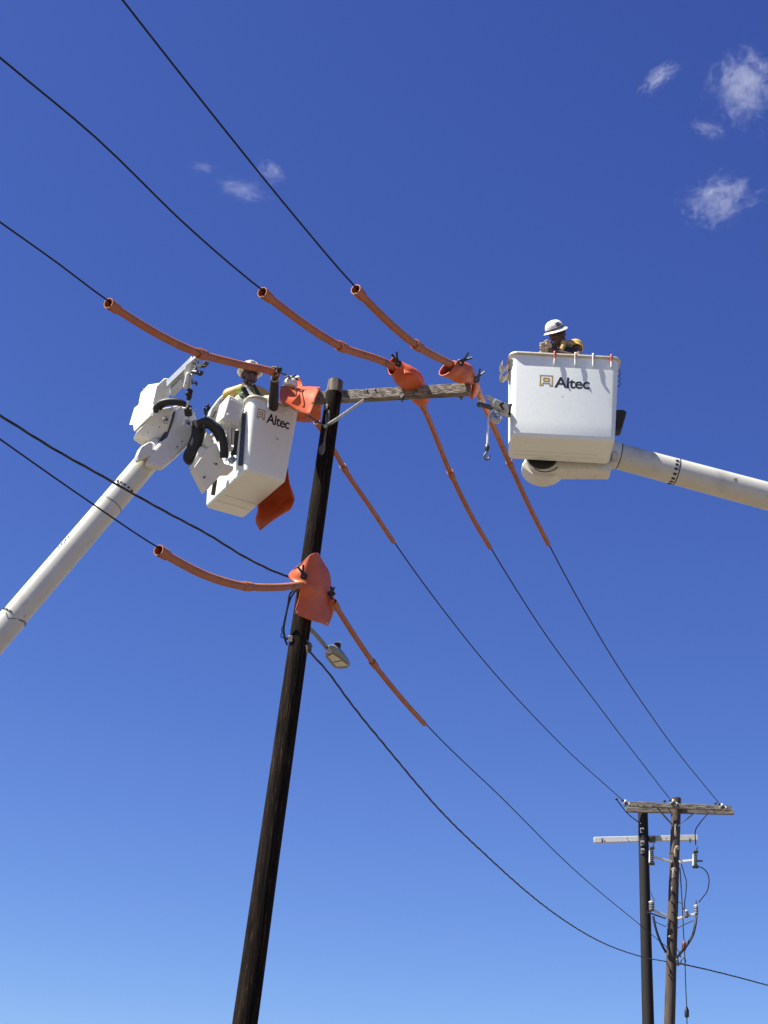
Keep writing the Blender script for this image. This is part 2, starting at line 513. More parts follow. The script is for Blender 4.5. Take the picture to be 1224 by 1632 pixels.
# ------------------------------------------------------------------ wires in vertical planes
class Wire:
    def __init__(self, origin, pix, az=None, end=None, extend=0.0):
        self.o = V(origin)
        if end is not None:
            h = V((end.x-origin.x, end.y-origin.y, 0)); self.h = h.normalized()
        else:
            self.h = V((-math.sin(az), -math.cos(az), 0))
        self.n = V((self.h.y, -self.h.x, 0))
        pts = [(0.0, self.o.z)]
        for p in pix:
            pts.append(self.sz(*p))
        if end is not None:
            pts.append((V((end.x-origin.x, end.y-origin.y)).length, end.z))
        pts.sort()
        if extend:
            (s0, z0), (s1, z1) = pts[-2], pts[-1]
            sl = (z1-z0)/(s1-s0)
            pts.append((s1+extend*0.5, z1+sl*extend*0.5+0.02*extend)); pts.append((s1+extend, z1+sl*extend+0.07*extend))
        self.p = pts
    def sz(self, px, py):
        v = ray(px, py)
        q = CAM + v*((self.o-CAM).dot(self.n)/v.dot(self.n))
        return ((q-self.o).dot(self.h), q.z)
    def z(self, s):
        p = self.p
        i = 0
        while i < len(p)-2 and s > p[i+1][0]: i += 1
        def slope(k):
            if k <= 0: return (p[1][1]-p[0][1])/(p[1][0]-p[0][0])
            if k >= len(p)-1: return (p[-1][1]-p[-2][1])/(p[-1][0]-p[-2][0])
            d0 = p[k][0]-p[k-1][0]; d1 = p[k+1][0]-p[k][0]
            return (d1*(p[k][1]-p[k-1][1])/d0 + d0*(p[k+1][1]-p[k][1])/d1)/(d0+d1)
        (s0, z0), (s1, z1) = p[i], p[i+1]
        h = s1-s0; t = (s-s0)/h
        m0, m1 = slope(i)*h, slope(i+1)*h
        return (2*t**3-3*t*t+1)*z0 + (t**3-2*t*t+t)*m0 + (-2*t**3+3*t*t)*z1 + (t**3-t*t)*m1
    def at(self, s, drop=0.0):
        q = self.o + self.h*s
        return V((q.x, q.y, self.z(s)-drop))
    def run(self, s0, s1, n):
        return [self.at(s0+(s1-s0)*i/n) for i in range(n+1)]
    def s(self, px, py):
        return self.sz(px, py)[0]
    def end(self):
        return self.p[-1][0]

AZ = math.radians(30)
INS_L, INS_M, INS_R = P(462, 600, 18.12), P(650, 598, 17.78), P(748, 592, 17.66)
wl = Wire(INS_L, [(430, 588), (380, 577), (318, 560), (173, 480), (90, 418), (0, 354)], AZ, extend=14)
wm = Wire(INS_M, [(622, 579), (541, 548), (420, 464), (300, 362), (150, 217), (0, 92)], AZ, extend=14)
wr = Wire(INS_R, [(722, 579), (662, 546), (569, 460), (470, 345), (340, 184), (193, -3)], AZ, extend=14)
FI_L, FI_M, FI_R = P(994, 1277, 36.45), P(1070, 1276.5, 36.48), P(1148, 1283, 36.32)
xl = Wire(INS_L, [(533, 717), (550, 747), (590, 806), (627, 862), (740, 1015), (880, 1172)], end=FI_L)
xm = Wire(INS_M, [(676, 650), (718, 752), (748, 814), (781, 871), (850, 982), (960, 1133)], end=FI_M)
xr = Wire(INS_R, [(781, 665), (813, 738), (842, 802), (873, 864), (950, 1005), (1050, 1158)], end=FI_R)
def conductor(name, a, b, r, label, mt=WIRE):
    pts = list(reversed(a.run(0.0, a.end(), 70))) + b.run(0.0, b.end(), 60)[1:]
    return tag(MB().tube(pts, r, 7).build(name, mt), label, 'power line', 'overhead conductors')
conductor('power_line', wl, xl, 0.0092, 'lowest of the three bare dark conductors on the crossarm, running past the raised glove')
conductor('power_line', wm, xm, 0.0092, 'middle bare dark conductor crossing the sky to the crossarm centre')
conductor('power_line', wr, xr, 0.0092, 'uppermost bare dark conductor crossing the sky to the crossarm tip')

# neutral and twisted service cables
pd = lambda y: depth(pole_at(y))
N0 = P(484, 928, pd(928)-0.34)
wn_ = Wire(N0, [(465, 931), (430, 933), (392, 931), (330, 914), (256, 875), (140, 798), (0, 700)], AZ, extend=14)
N1 = P(530, 955, pd(940)+0.05)
xn = Wire(N1, [(560, 1003), (596, 1056), (636, 1106), (677, 1152), (800, 1272), (900, 1372), (1015, 1470)], end=FP(1066, 1512, 36.85))
tag(MB().tube(list(reversed(wn_.run(0, wn_.end(), 70))) + [P(505, 938, pd(938)-0.13), P(522, 946, pd(940)-0.0)] + xn.run(0, xn.end(), 60), 0.0078, 7).build('neutral_line', WIRE),
    'thin bare neutral wire passing the black pole at the hanging orange blanket', 'power line', 'overhead conductors')
def twisted(name, path, r, label, pitch=0.9):
    mb = MB()
    L = 0; acc = [0]
    for a, b in zip(path, path[1:]):
        L += (b-a).length; acc.append(L)
    for k in range(3):
        pts = []
        for i, p in enumerate(path):
            t = (path[min(i+1, len(path)-1)]-path[max(i-1, 0)])
            s, u = frame(t)
            th = 2*math.pi*(acc[i]/pitch + k/3)
            pts.append(p + (s*math.cos(th)+u*math.sin(th))*r*1.1)
        mb.tube(pts, r if k else r*0.8, 6)
    return tag(mb.build(name, JACKET), label, 'cable', 'twisted service cables')
T0 = P(466, 921, pd(921)-0.08)
wt = Wire(T0, [(440, 912), (400, 893), (330, 851), (250, 808), (165, 760), (80, 712), (0, 662)], AZ, extend=14)
twisted('service_cable', wt.run(0, wt.end(), 220), 0.0064, 'thick twisted black service cable crossing in front of the white boom to the pole')
T1 = P(491, 1036, pd(1036)+0.03)
xt = Wire(T1, [(520, 1068), (560, 1122), (620, 1196), (700, 1290), (780, 1368), (850, 1430), (940, 1492), (1020, 1524)], end=FP(1064, 1533, 36.85))
twisted('service_cable', xt.run(0, xt.end(), 300), 0.0064, 'twisted black service cable sagging from below the street lamp to the distant poles')
c0 = FP(1078, 1534.5, 36.75)
pth = crom([c0, FP(1092, 1537.5, 37.0), FP(1130, 1546, 38.0), FP(1180, 1558.5, 39.5), FP(1226, 1571, 41), FP(1330, 1599, 45)], 14)
twisted('service_cable', pth, 0.009, 'twisted black service cable leaving the brown pole past the hanging wire with weights')

# ------------------------------------------------------------------ line hoses
def hose(w, s0, s1, r, label, bell_at=0, bell=1.32, drop=None):
    """hose over wire w between stations; bell_at 0 puts the flared open end at s0"""
    drop = r*0.55 if drop is None else drop
    L = abs(s1-s0)
    N = 46
    A, B = (s0, s1) if bell_at == 0 else (s1, s0)
    st = [0.0, 0.02, 0.06, 0.10, 0.135, 0.16]
    rr = [bell*1.03, bell*1.06, bell, bell, bell*0.97, 1.0]
    x = 0.16
    while x < L-0.03:
        x = min(x+L/N, L-0.02); st.append(x); rr.append(1.0+0.02*noise.noise(V((x*5, r*90, A))))
    st.append(L); rr.append(0.97)
    sg = 1 if B > A else -1
    pts = [w.at(A+sg*q, drop) for q in st]
    root = None
    def shape(th):
        a = (th - (-math.pi/2)) % (2*math.pi)
        a = min(a, 2*math.pi-a)
        return 0.80 if a < 0.10 else (1.10 if a < 0.42 else 1.0)
    mb = MB()
    # outer skin, then the inside of the open bell
    inner = mb.tube_rings([w.at(A+sg*q, drop) for q in (0.0, 0.11, 0.18, 0.42)], [r*bell*0.87, r*bell*0.84, r*0.78, r*0.74], 24, shape)
    outer = mb.tube_rings(pts, [r*k for k in rr], 24, shape)
    mb.loft(list(reversed(inner))+outer)
    o = mb.build('line_hose', HOSE, None, angle=50)
    return tag(o, label, 'line hose', 'orange line hoses')
R1, R2 = 0.041, 0.031
hose(wl, wl.s(173, 480), wl.s(318, 559), R1, 'orange line hose on the lowest conductor, its open bell end against bare sky')
hose(wl, wl.s(316, 558), wl.s(441, 590), R1, 'orange line hose held by the raised glove, above the white hard hat')
hose(wm, wm.s(418, 463), wm.s(543, 549), R1, 'orange line hose on the middle conductor, upper section with open bell end')
hose(wm, wm.s(540, 547), wm.s(632, 584), R1, 'orange line hose running into the wrapped blanket on the middle of the crossarm')
hose(wr, wr.s(567, 458), wr.s(664, 547), R1, 'orange line hose on the uppermost conductor, upper section with open bell end')
hose(wr, wr.s(661, 545), wr.s(728, 582), R1, 'orange line hose running into the wrapped blanket at the crossarm tip')
hose(xl, xl.s(505, 668), xl.s(551, 749), R2, 'short orange line hose partly hidden behind the black pole top')
hose(xl, xl.s(546, 741), xl.s(627, 863), R2, 'orange line hose just clear of the black pole, ending on the lowest far wire')
hose(xm, xm.s(671, 638), xm.s(720, 756), R2, 'orange line hose dropping out below the wrapped blanket mid crossarm')
hose(xm, xm.s(717, 748), xm.s(781, 872), R2, 'orange line hose ending on the middle far wire, free lower section')
hose(xr, xr.s(758, 612), xr.s(815, 742), R2+0.003, 'orange line hose clamped in the jib rollers beside the wide white bucket')
hose(xr, xr.s(811, 733), xr.s(874, 866), R2, 'orange line hose below the wide white bucket, ending on the far wire')
hose(wn_, wn_.s(253, 873), wn_.s(396, 932), 0.040, 'orange line hose on the lower neutral wire with open bell end over sky')
hose(wn_, wn_.s(388, 931), wn_.s(481, 929), 0.038, 'orange line hose on the neutral wire reaching the blanket on the pole', bell=1.22)
hose(xn, xn.s(531, 957), xn.s(598, 1060), R2, 'orange line hose leaving the pole blanket above the street lamp')
hose(xn, xn.s(593, 1052), xn.s(677, 1153), R2, 'orange line hose on the neutral wire, lowest section in the picture')
# E2
# ------------------------------------------------------------------ rubber blankets, clips, insulator
def ring(cx, cy, d, ax, ay, ad, bx, by, bd, n=24):
    return [P(cx+ax*math.cos(t)+bx*math.sin(t), cy+ay*math.cos(t)+by*math.sin(t), d+ad*math.cos(t)+bd*math.sin(t))
            for t in [2*math.pi*k/n for k in range(n)]]
def sleeve(rings, wob=0.012, seed=1):
    rr = []
    cols = [crom(list(c), 5) for c in zip(*rings)]
    for r in zip(*cols):
        rr.append([p + V((noise.noise(p*5+V((seed,0,0))), noise.noise(p*5+V((0,seed,5))), noise.noise(p*5+V((9,0,seed)))))*wob for p in r])
    mb = MB(); mb.loft(rr, False, False)
    return mb
def blanket(mb, label, solid=0.008):
    return tag(mb.build('rubber_blanket', ORANGE, None, solid=solid, angle=60), label, 'rubber blanket', 'orange insulating blankets')

# mid-arm sleeve: rings centred on the conductor
dwm = lambda x, y: depth(wm.at(wm.s(x, y)))
dwr = lambda x, y: depth(wr.at(wr.s(x, y)))
blanket(sleeve([ring(626, 583, dwm(626, 581), 4, -13.5, 0.0, 7, 3, -0.07),
                ring(632, 588, dwm(632, 584)+.02, 6, -13.5, 0.0, 7, 2, -0.10),
                ring(643, 597, 17.60, 12, -13, 0.0, 7, 3, -0.13),
                ring(654, 606, 17.74, 15, -11, 0.0, 6, 4, -0.14),
                ring(662, 620, 17.92, 15, -8, 0.0, 5, 4, -0.12),
                ring(669, 633, 18.02, 12, -6, 0.0, 4, 4, -0.10),
                ring(674, 643, 18.10, 7, -4, 0.0, 3, 3, -0.06)], 0.014, 3),
        'orange rubber blanket rolled round the middle of the crossarm, open end up')
z4 = lambda x, y: zm(x, y, 6.8, 600, 540)
tag(sheet([[P(*z4(300, 330), 17.45), P(*z4(345, 318), 17.6), P(*z4(400, 326), 17.75)],
           [P(*z4(300, 380), 17.38), P(*z4(350, 372), 17.42), P(*z4(410, 395), 17.5)]], 5, 5).build('blanket_flap', ORANGE, None, solid=0.008),
    'small turned-out orange rubber flap on the mid-crossarm blanket', 'rubber blanket', 'orange insulating blankets')
blanket(sleeve([ring(713, 586, dwr(716, 577), 12.5, -8.5, 0.02, 4, 6, -0.06),
                ring(720, 588, dwr(722, 580), 12.5, -10.5, 0.02, 5, 6, -0.10),
                ring(729, 590, 17.42, 12, -13, 0.02, 5, 5, -0.14),
                ring(739, 595, 17.50, 12, -13, 0.02, 5, 5, -0.14),
                ring(747, 600, 17.58, 8, -9, 0.02, 4, 5, -0.12),
                ring(753, 606, 17.66, 4, -6, 0.0, 3, 4, -0.07)], 0.016, 8),
        'orange rubber blanket wrapped like a scoop on the crossarm tip')
z5 = lambda x, y: zm(x, y, 10.2, 740, 580)
blanket(sheet([[P(*z5(110, 270), 17.72), P(*z5(160, 255), 17.62), P(*z5(235, 330), 17.72)],
               [P(*z5(105, 380), 17.72), P(*z5(165, 390), 17.62), P(*z5(235, 430), 17.72)],
               [P(*z5(60, 490), 17.78), P(*z5(130, 500), 17.66), P(*z5(205, 500), 17.74)],
               [P(*z5(75, 540), 17.80), P(*z5(125, 568), 17.70), P(*z5(175, 535), 17.76)]], 6, 6, 0.004, 2),
        'orange rubber blanket tail hanging below the crossarm tip beside the jib')
# tent over the left end of the arm
z7 = lambda x, y: zm(x, y, 6.8, 340, 560)
def row7(d, *pts): return [P(*z7(x, y), d+dd) for (x, y, dd) in pts]
blanket(sheet([row7(18.78, (700,705,0.05), (800,742,0.03), (905,765,0), (1040,768,0), (1165,744,-0.02)),
               row7(18.54, (715,560,0.05), (800,590,0.03), (920,600,0), (1050,600,0), (1172,580,-0.02)),
               row7(18.28, (725,420,0), (810,430,0), (910,440,0), (1050,435,0), (1166,440,0)),
               row7(18.10, (735,372,0), (820,378,0), (920,386,0), (1050,388,0), (1155,389,0)),
               row7(17.80, (730,400,0), (815,420,0), (915,440,0), (1040,450,0), (1138,440,0)),
               row7(17.64, (722,450,0), (805,500,0), (905,540,0), (1010,560,0), (1098,560,0)),
               row7(17.50, (716,515,0), (800,575,0), (900,650,0), (975,694,0), (1045,690,0))], 5, 5, 0.014, 4),
        'bright orange rubber blanket draped like a tent over the crossarm end beside the narrow bucket')
TENT = bpy.context.scene.collection.objects[-1]
blanket(sheet([row7(18.25, (890,290,0), (910,262,0.02), (940,300,0.05)), row7(18.15, (885,340,0), (925,345,0), (962,350,0)),
               row7(18.1, (880,392,0), (930,394,0), (975,392,0))], 5, 5, 0.004, 6),
        'small orange blanket corner standing up behind the white insulator')
blanket(sheet([row7(17.52, (935,455,-0.02), (945,500,-0.02), (950,560,0)), row7(17.46, (905,490,0), (915,530,0), (930,585,0)),
               row7(17.50, (845,560,0), (880,575,0), (912,590,0))], 5, 5, 0.003, 7),
        'small folded orange flap on the front of the bright draped blanket')
# blanket on the pole
zd = lambda x, y: zm(x, y, 6.44, 430, 860)
DP = pd(940)
def rowd(dd, *pts): return [P(*zd(x, y), DP+dd+e) for (x, y, e) in pts]
blanket(sheet([rowd(0.06, (425,158,-.26), (455,143,-.22), (480,139,-.16), (500,143,-.10)),
               rowd(0.03, (300,258,-.28), (400,215,-.26), (490,210,-.16), (558,242,0.02)),
               rowd(0.00, (195,378,-.20), (330,350,-.32), (480,340,-.20), (613,352,0.08)),
               rowd(-.02, (300,470,-.38), (410,470,-.32), (530,470,-.14), (633,474,0.12)),
               rowd(0.00, (300,590,-.38), (400,600,-.31), (530,610,-.13), (630,595,0.13)),
               rowd(-.06, (272,690,-.36), (380,715,-.28), (510,740,-.13), (628,700,0.10)),
               rowd(-.10, (248,757,-.34), (380,812,-.26), (490,850,-.14), (600,888,0.04))], 6, 6, 0.006, 9),
        'orange rubber blanket wrapped round the black pole above the street lamp')
POLEB = bpy.context.scene.collection.objects[-1]
blanket(sheet([rowd(0.06, (612,560,0), (640,570,0), (655,600,0.02)), rowd(0.05, (610,640,0), (645,640,0), (673,655,0.02)),
               rowd(0.02, (605,740,0), (635,740,0), (656,730,0.02)), rowd(0.0, (592,860,0), (602,870,0), (612,862,0.0))], 5, 5, 0.004, 5),
        'narrow second fold of orange blanket peeping out at the pole blanket edge')
# blanket hanging from the far side of the narrow bucket
z1 = lambda x, y: zm(x, y, 4.08, 190, 550)
def row1(*pts): return [P(*z1(x, y), d) for (x, y, d) in pts]
blanket(sheet([row1((900,860,18.95), (1000,800,18.85), (1085,790,18.62), (1092,800,18.50)),
               row1((900,1010,18.95), (1000,930,18.95), (1095,890,18.72), (1108,900,18.52)),
               row1((900,1075,18.92), (1000,1000,19.0), (1120,965,18.80), (1128,985,18.55)),
               row1((885,1140,18.72), (985,1090,18.90), (1125,1010,18.74), (1134,1015,18.48)),
               row1((912,1206,18.42), (985,1150,18.55), (1085,1085,18.48), (1112,1068,18.36))], 6, 6, 0.006, 12),
        'dark orange rubber blanket curling down behind the narrow bucket')

def eyelets(o, pts):
    for (x, y, d) in pts:
        MB().rev(P(x, y, d), cdir(0, 0, 1), [(0.007, -0.004), (0.014, 0.0), (0.014, 0.006), (0.007, 0.008)], 10).build('eyelet', GALV, o)
def clip(px, py, d, ang, s, label, m=BLACK):
    """blanket pin: two crossed jaws and two handles"""
    root = thing('blanket_clip', P(px, py, d), label, 'clip', 'black blanket clips')
    a = math.radians(ang)
    dr = cdir(math.cos(a), math.sin(a), 0.15).normalized()
    sd = cdir(-math.sin(a), math.cos(a), 0.3).normalized()
    c = P(px, py, d)
    for k in (-1, 1):
        pts = crom([c - dr*s*0.75 + sd*0.010*k, c - dr*s*0.35 - sd*0.030*k, c, c + dr*s*0.55 + sd*s*0.2*k, c + dr*s*1.0 + sd*s*0.36*k], 4)
        MB().tube(pts, [0.016 if i < 9 else 0.012 for i in range(len(pts))], 7).build('jaw', m, root)
    MB().rev(c, cdir(0, 0, 1), [(0.022, -0.03), (0.022, 0.03)], 10).build('spring', m, root)
    return root
eyelets(TENT, [(*z7(1130, 405), 17.92), (*z7(1075, 560), 17.60), (*z7(1035, 672), 17.49), (*z7(915, 640), 17.48), (*z7(1145, 622), 18.56), (*z7(995, 742), 18.70)])
eyelets(POLEB, [(*zd(278, 742), DP-.47), (*zd(585, 862), DP-.08)])
clip(633, 575, 17.22, 112, 0.095, 'black blanket clip with raised handles on the mid-crossarm blanket')
clip(738, 575, 17.24, 38, 0.105, 'black blanket clip on top of the crossarm tip blanket')
clip(762, 601, 17.55, 58, 0.095, 'black blanket clip on the hose just past the crossarm tip', m=STEEL)
clip(483, 914, DP-0.40, 108, 0.09, 'black blanket clip where the neutral hose meets the pole blanket')
clip(529, 943, DP-0.02, 80, 0.055, 'small black clip at the right edge of the pole blanket')

ins = thing('insulator', P(463, 622, 17.98), 'white porcelain bell insulator on the crossarm end next to the raised glove', 'insulator')
c = P(463, 612, 17.93)
MB().rev(c, V((0.05, -0.1, 1)), [(0.03, -0.05), (0.072, -0.035), (0.084, -0.015), (0.084, 0.012), (0.07, 0.045), (0.05, 0.065), (0.03, 0.075), (0.03, 0.095), (0.012, 0.1)], 24).build('bell', PORC, ins)
MB().tube([c+V((0,0,-0.12)), c+V((0,0,-0.03))], 0.014, 8).build('pin', STEEL, ins)
mb = MB()
for k, (x, y) in enumerate(((455, 602), (460, 600), (466, 601), (471, 603))):
    mb.capsule(P(x, y, 17.86), P(x+4, y+(3 if k % 2 else -4), 17.9), 0.014, 0.01, 8)
mb.build('wire_tie', BLACK, ins, remesh=0.006)
MB().rev(P(474, 602, 17.93), cdir(0.9, 0.3, 0), [(0.006, -0.03), (0.018, -0.02), (0.018, 0.02), (0.006, 0.03)], 8).build('clamp', PORC, ins)
# thin tie tail hanging over the blanket
MB().tube(crom([P(471, 604, 17.85), P(471.5, 614, 17.7), P(472, 625, 17.62), P(475, 636, 17.6)], 4), 0.006, 6).build('tail', REDBROWN, ins)

# ------------------------------------------------------------------ dead-end hardware and tails on the pole
hw = thing('cable_dead_end', P(473, 937, DP-0.12), 'dark cable dead-end clamp with drooping wire tails on the side of the pole', 'clamp')
mb = MB()
for (x, y, r) in ((471, 934, .02), (474, 938, .024), (470, 941, .018)):
    mb.capsule(P(x, y, DP-0.1), P(x+4, y+2, DP-0.1), r, r*0.8, 8)
mb.build('clamp_body', STEEL, hw, remesh=0.008)
zt = lambda x, y: zm(x, y, 11.65, 440, 920)
for pts, r in (([(320,225),(250,330),(225,480),(180,720),(150,880),(140,1000),(160,1130),(205,1260)], .011),
               ([(345,270),(280,370),(245,460),(215,560),(165,760),(140,900),(150,1050),(165,1140)], .010),
               ([(130,900),(105,960),(110,1030),(90,1080),(110,1115),(160,1120),(240,1130)], .006),
               ([(160,1060),(150,1110),(180,1150),(235,1140)], .008)):
    MB().tube(crom([P(*zt(x, y), pd(1000)-0.08) for x, y in pts], 6), r, 7).build('wire_tail', JACKET, hw)
c = P(*zt(265, 1140), pd(1017)-0.10)
MB().box(c, cdir(.022,0,0), cdir(0,.032,0), cdir(0,0,.012)).build('staple_plate', GALV, hw, bevel=0.003)
hw2 = thing('cable_dead_end', P(490, 1035, pd(1035)), 'dark cable clamp on the pole side directly left of the street lamp', 'clamp')
mb = MB()
for (x, y, r) in ((489.5, 1022, .02), (493, 1027, .026), (490, 1032, .022), (488, 1037, .018), (493, 1033, .02)):
    mb.capsule(P(x, y, pd(1030)-0.02), P(x+2, y+3, pd(1030)-0.02), r, r*.8, 8)
mb.build('clamp_body', STEEL, hw2, remesh=0.008)
MB().box(P(488, 1035, pd(1035)-0.03), cdir(.015,0,0), cdir(0,.05,0), cdir(0,0,.02)).build('bracket', GALV, hw2, bevel=0.003)

# ------------------------------------------------------------------ street lamp
LZ = P(488, 1000, pd(1000)).z - 0.02
lamp = thing('street_lamp', pole_at(1000), 'grey street lamp with a pale lens on a short arm from the black pole', 'street lamp')
a0 = P(486, 995, pd(995)); a1 = onz(521, 1033, LZ-0.02)
MB().tube(crom([a0, a0.lerp(a1, 0.5)+V((0,0,0.015)), a1], 6), 0.024, 12).build('arm', LAMPGREY, lamp)
outl = [(576,1135),(610,1100),(655,1112),(715,1150),(770,1205),(812,1262),(822,1290),(800,1310),(735,1318),(662,1306),(615,1255),(562,1185)]
lo_ = [onz(*zd(x, y), LZ-0.03) for x, y in outl]
cen = sum(lo_, V((0,0,0)))/len(lo_)
MB().loft([[cen+(p-cen)*0.93+V((0,0,-0.02)) for p in lo_], lo_, [p+V((0,0,0.025)) for p in lo_], [cen+(p-cen)*0.7+V((0,0,0.07)) for p in lo_]]).build('housing', LAMPGREY, lamp, bevel=0.004)
for q in ([(598,1195),(648,1170),(735,1228),(650,1250)], [(652,1262),(742,1238),(805,1288),(690,1298)]):
    qq = [onz(*zd(x, y), LZ-0.053) for x, y in q]
    MB().prism(qq, (0,0,-0.008)).build('lens', LENS, lamp, bevel=0.003)
c = onz(*zd(612, 1135), LZ-0.05)
MB().rev(c, (0,0,-1), [(0.03,-0.01),(0.03,0.02),(0.02,0.03)], 14).build('clamp_cover', GALV, lamp)
ax_ = (lo_[6]-lo_[0]); ax_.z = 0; ax_.normalize()
c = onz(*zd(690, 1140), LZ+0.02)
c = P(*zd(690, 1145), depth(c))
MB().rev(c, (0,0,1), [(0.034,-0.03),(0.038,0.03),(0.038,0.085),(0.03,0.092)], 18).build('photocell', BLACK, lamp)
MB().rev(c+V((0,0,0.092)), (0,0,1), [(0.036,0.0),(0.036,0.012),(0.028,0.02)], 18).build('photocell_cap', PORC, lamp)

# ------------------------------------------------------------------ bucket trucks' lifts
def onplane(px, py, p0, n):
    v = ray(px, py)
    return CAM + v*((V(p0)-CAM).dot(n)/v.dot(n))
class Frame:
    def __init__(self, o, ex, ey):
        self.o, self.ex, self.ey, self.ez = V(o), V(ex).normalized(), V(ey).normalized(), V((0,0,1))
    def __call__(self, x, y, z):
        return self.o + self.ex*x + self.ey*y + self.ez*z
    def local(self, p):
        q = p-self.o
        return q.dot(self.ex), q.dot(self.ey), q.z
    def face(self, px, py, y=0.0):
        return self.local(onplane(px, py, self(0, y, 0), self.ey))
def rrect(fr, x0, x1, y0, y1, r, z, n=5):
    out = []
    for (cx, cy, a0) in ((x1-r, y0+r, -90), (x1-r, y1-r, 0), (x0+r, y1-r, 90), (x0+r, y0+r, 180)):
        for k in range(n):
            a = math.radians(a0+90*k/(n-1))
            out.append(fr(cx+r*math.cos(a), cy+r*math.sin(a), z))
    return out
def make_bucket(root, fr, W, L, H, draft=0.033):
    def rg(i, z, r=0.055):
        return rrect(fr, i, W-i, i, L-i, max(r-i*0.6, 0.02), z)
    mb = MB()
    mb.loft([rg(0.05, 0.0), rg(0.022, 0.006), rg(0.004, 0.028), rg(0, 0.05)] +
            [rg(-draft*t/6, 0.05+(H-0.11)*t/6) for t in range(1, 7)] +
            [rg(-draft, H-0.02), rg(-draft+0.008, H-0.02), rg(0.012, 0.08), rg(0.05, 0.04)])
    b = mb.build('bucket', BUCKET, root, angle=30)
    prof = [(-draft+0.0, H-0.034), (-draft-0.022, H-0.031), (-draft-0.027, H-0.025), (-draft-0.027, H-0.008), (-draft-0.022, H), (-draft+0.01, H), (-draft+0.012, H-0.012)]
    rr = [rg(i, z, 0.06) for i, z in prof]
    MB().loft(rr+[rr[0]], False, False).build('rim', CREAM, b, angle=40)
    # shallow ribs moulded in the floor
    for y0, y1, x0, x1 in ((0.60, 0.66, 0.10, 0.86), (0.76, 0.80, 0.06, 0.92)):
        p = [fr(W*x0, L*y0, -0.007), fr(W*x1, L*y0, -0.007), fr(W*x1, L*y1, -0.007), fr(W*x0, L*y1, -0.007)]
        MB().prism(p, (0, 0, 0.008)).build('floor_rib', BUCKET, b, bevel=0.003, segs=1)
    return b
def logo(bucket, fr, quad_mark, quad_text, draft_at):
    """mark and lettering printed on the front face; quads are photo-pixel boxes read on that face"""
    def place(name, polys, quad, m):
        (x0, z0), (x1, z1) = quad
        mb = MB()
        for vs, fs in polys:
            mb.add([fr(x0+(x1-x0)*u, draft_at(z0+(z1-z0)*w)-0.0013, z0+(z1-z0)*w) for u, w in vs], fs)
        return mb.build(name, m, bucket, smooth=False)
    s = 0.10
    strokes = [((.07,.12),(.07,1)), ((.035,.965),(.965,.965)), ((.93,1),(.93,.12)), ((0,.1),(.28,.1)), ((.25,.13),(.25,.3)), ((.215,.3),(.785,.3)), ((.75,.3),(.75,.13)),
               ((.72,.1),(1,.1)), ((.27,.5),(.73,.5)), ((.27,.74),(.73,.74)), ((.30,.5),(.30,.74)), ((.70,.5),(.70,.74))]
    polys = []
    for (a, b), (c, d) in strokes:
        h = s/2
        if abs(a-c) < 1e-6:
            y0, y1 = min(b, d), max(b, d); vs = [(a-h,y0),(a+h,y0),(a+h,y1),(a-h,y1)]
        else:
            x0, x1 = min(a, c), max(a, c); vs = [(x0,b-h),(x1,b-h),(x1,b+h),(x0,b+h)]
        polys.append((vs, [(0,1,2,3)]))
    # separate tiny lifts keep overlapping strokes off one plane
    (x0, z0), (x1, z1) = quad_mark
    mb = MB()
    for k, (vs, fs) in enumerate(polys):
        mb.add([fr(x0+(x1-x0)*u, draft_at(z0+(z1-z0)*w)-0.0010-0.0001*k, z0+(z1-z0)*w) for u, w in vs], fs)
    mb.build('logo_mark', GOLD, bucket, smooth=False)
    cu = bpy.data.curves.new('lettering', 'FONT')
    cu.body = 'Altec'
    cu.offset = 0.018
    cu.space_character = 0.93
    cu.resolution_u = 4
    to = bpy.data.objects.new('lettering_source', cu)
    col.objects.link(to)
    dg = bpy.context.evaluated_depsgraph_get()
    me = bpy.data.meshes.new_from_object(to.evaluated_get(dg))
    xs = [v.co.x for v in me.vertices]; ys = [v.co.y for v in me.vertices]
    vs = [((v.co.x-min(xs))/(max(xs)-min(xs)), (v.co.y-min(ys))/(max(ys)-min(ys))) for v in me.vertices]
    fs = [tuple(p.vertices) for p in me.polygons]
    bpy.data.objects.remove(to); bpy.data.curves.remove(cu); bpy.data.meshes.remove(me)
    place('lettering', [(vs, fs)], quad_text, INK)
def lip_hook(p, out, s, m, label, down=0.16):
    """tool hanger over the bucket rim"""
    root = thing('tool_hanger', p, label, 'hook', 'hangers on the bucket rims')
    o = V(out).normalized(); z = V((0,0,1))
    MB().tube(crom([p-o*0.03+z*-0.03, p-o*0.028+z*0.012, p+o*0.004+z*0.016, p+o*0.012+z*-0.01, p+o*0.009+z*-down*0.5], 5), 0.011*s, 8).build('hanger', m, root)
    MB().tube(crom([p+o*0.010+z*-down*0.45, p+o*0.012+z*-down*0.75, p+o*0.013+z*-down, p+o*0.022+z*-down*0.97, p+o*0.025+z*-down*0.84], 5), 0.010*s, 8).build('hook', PORC, root)
    return root

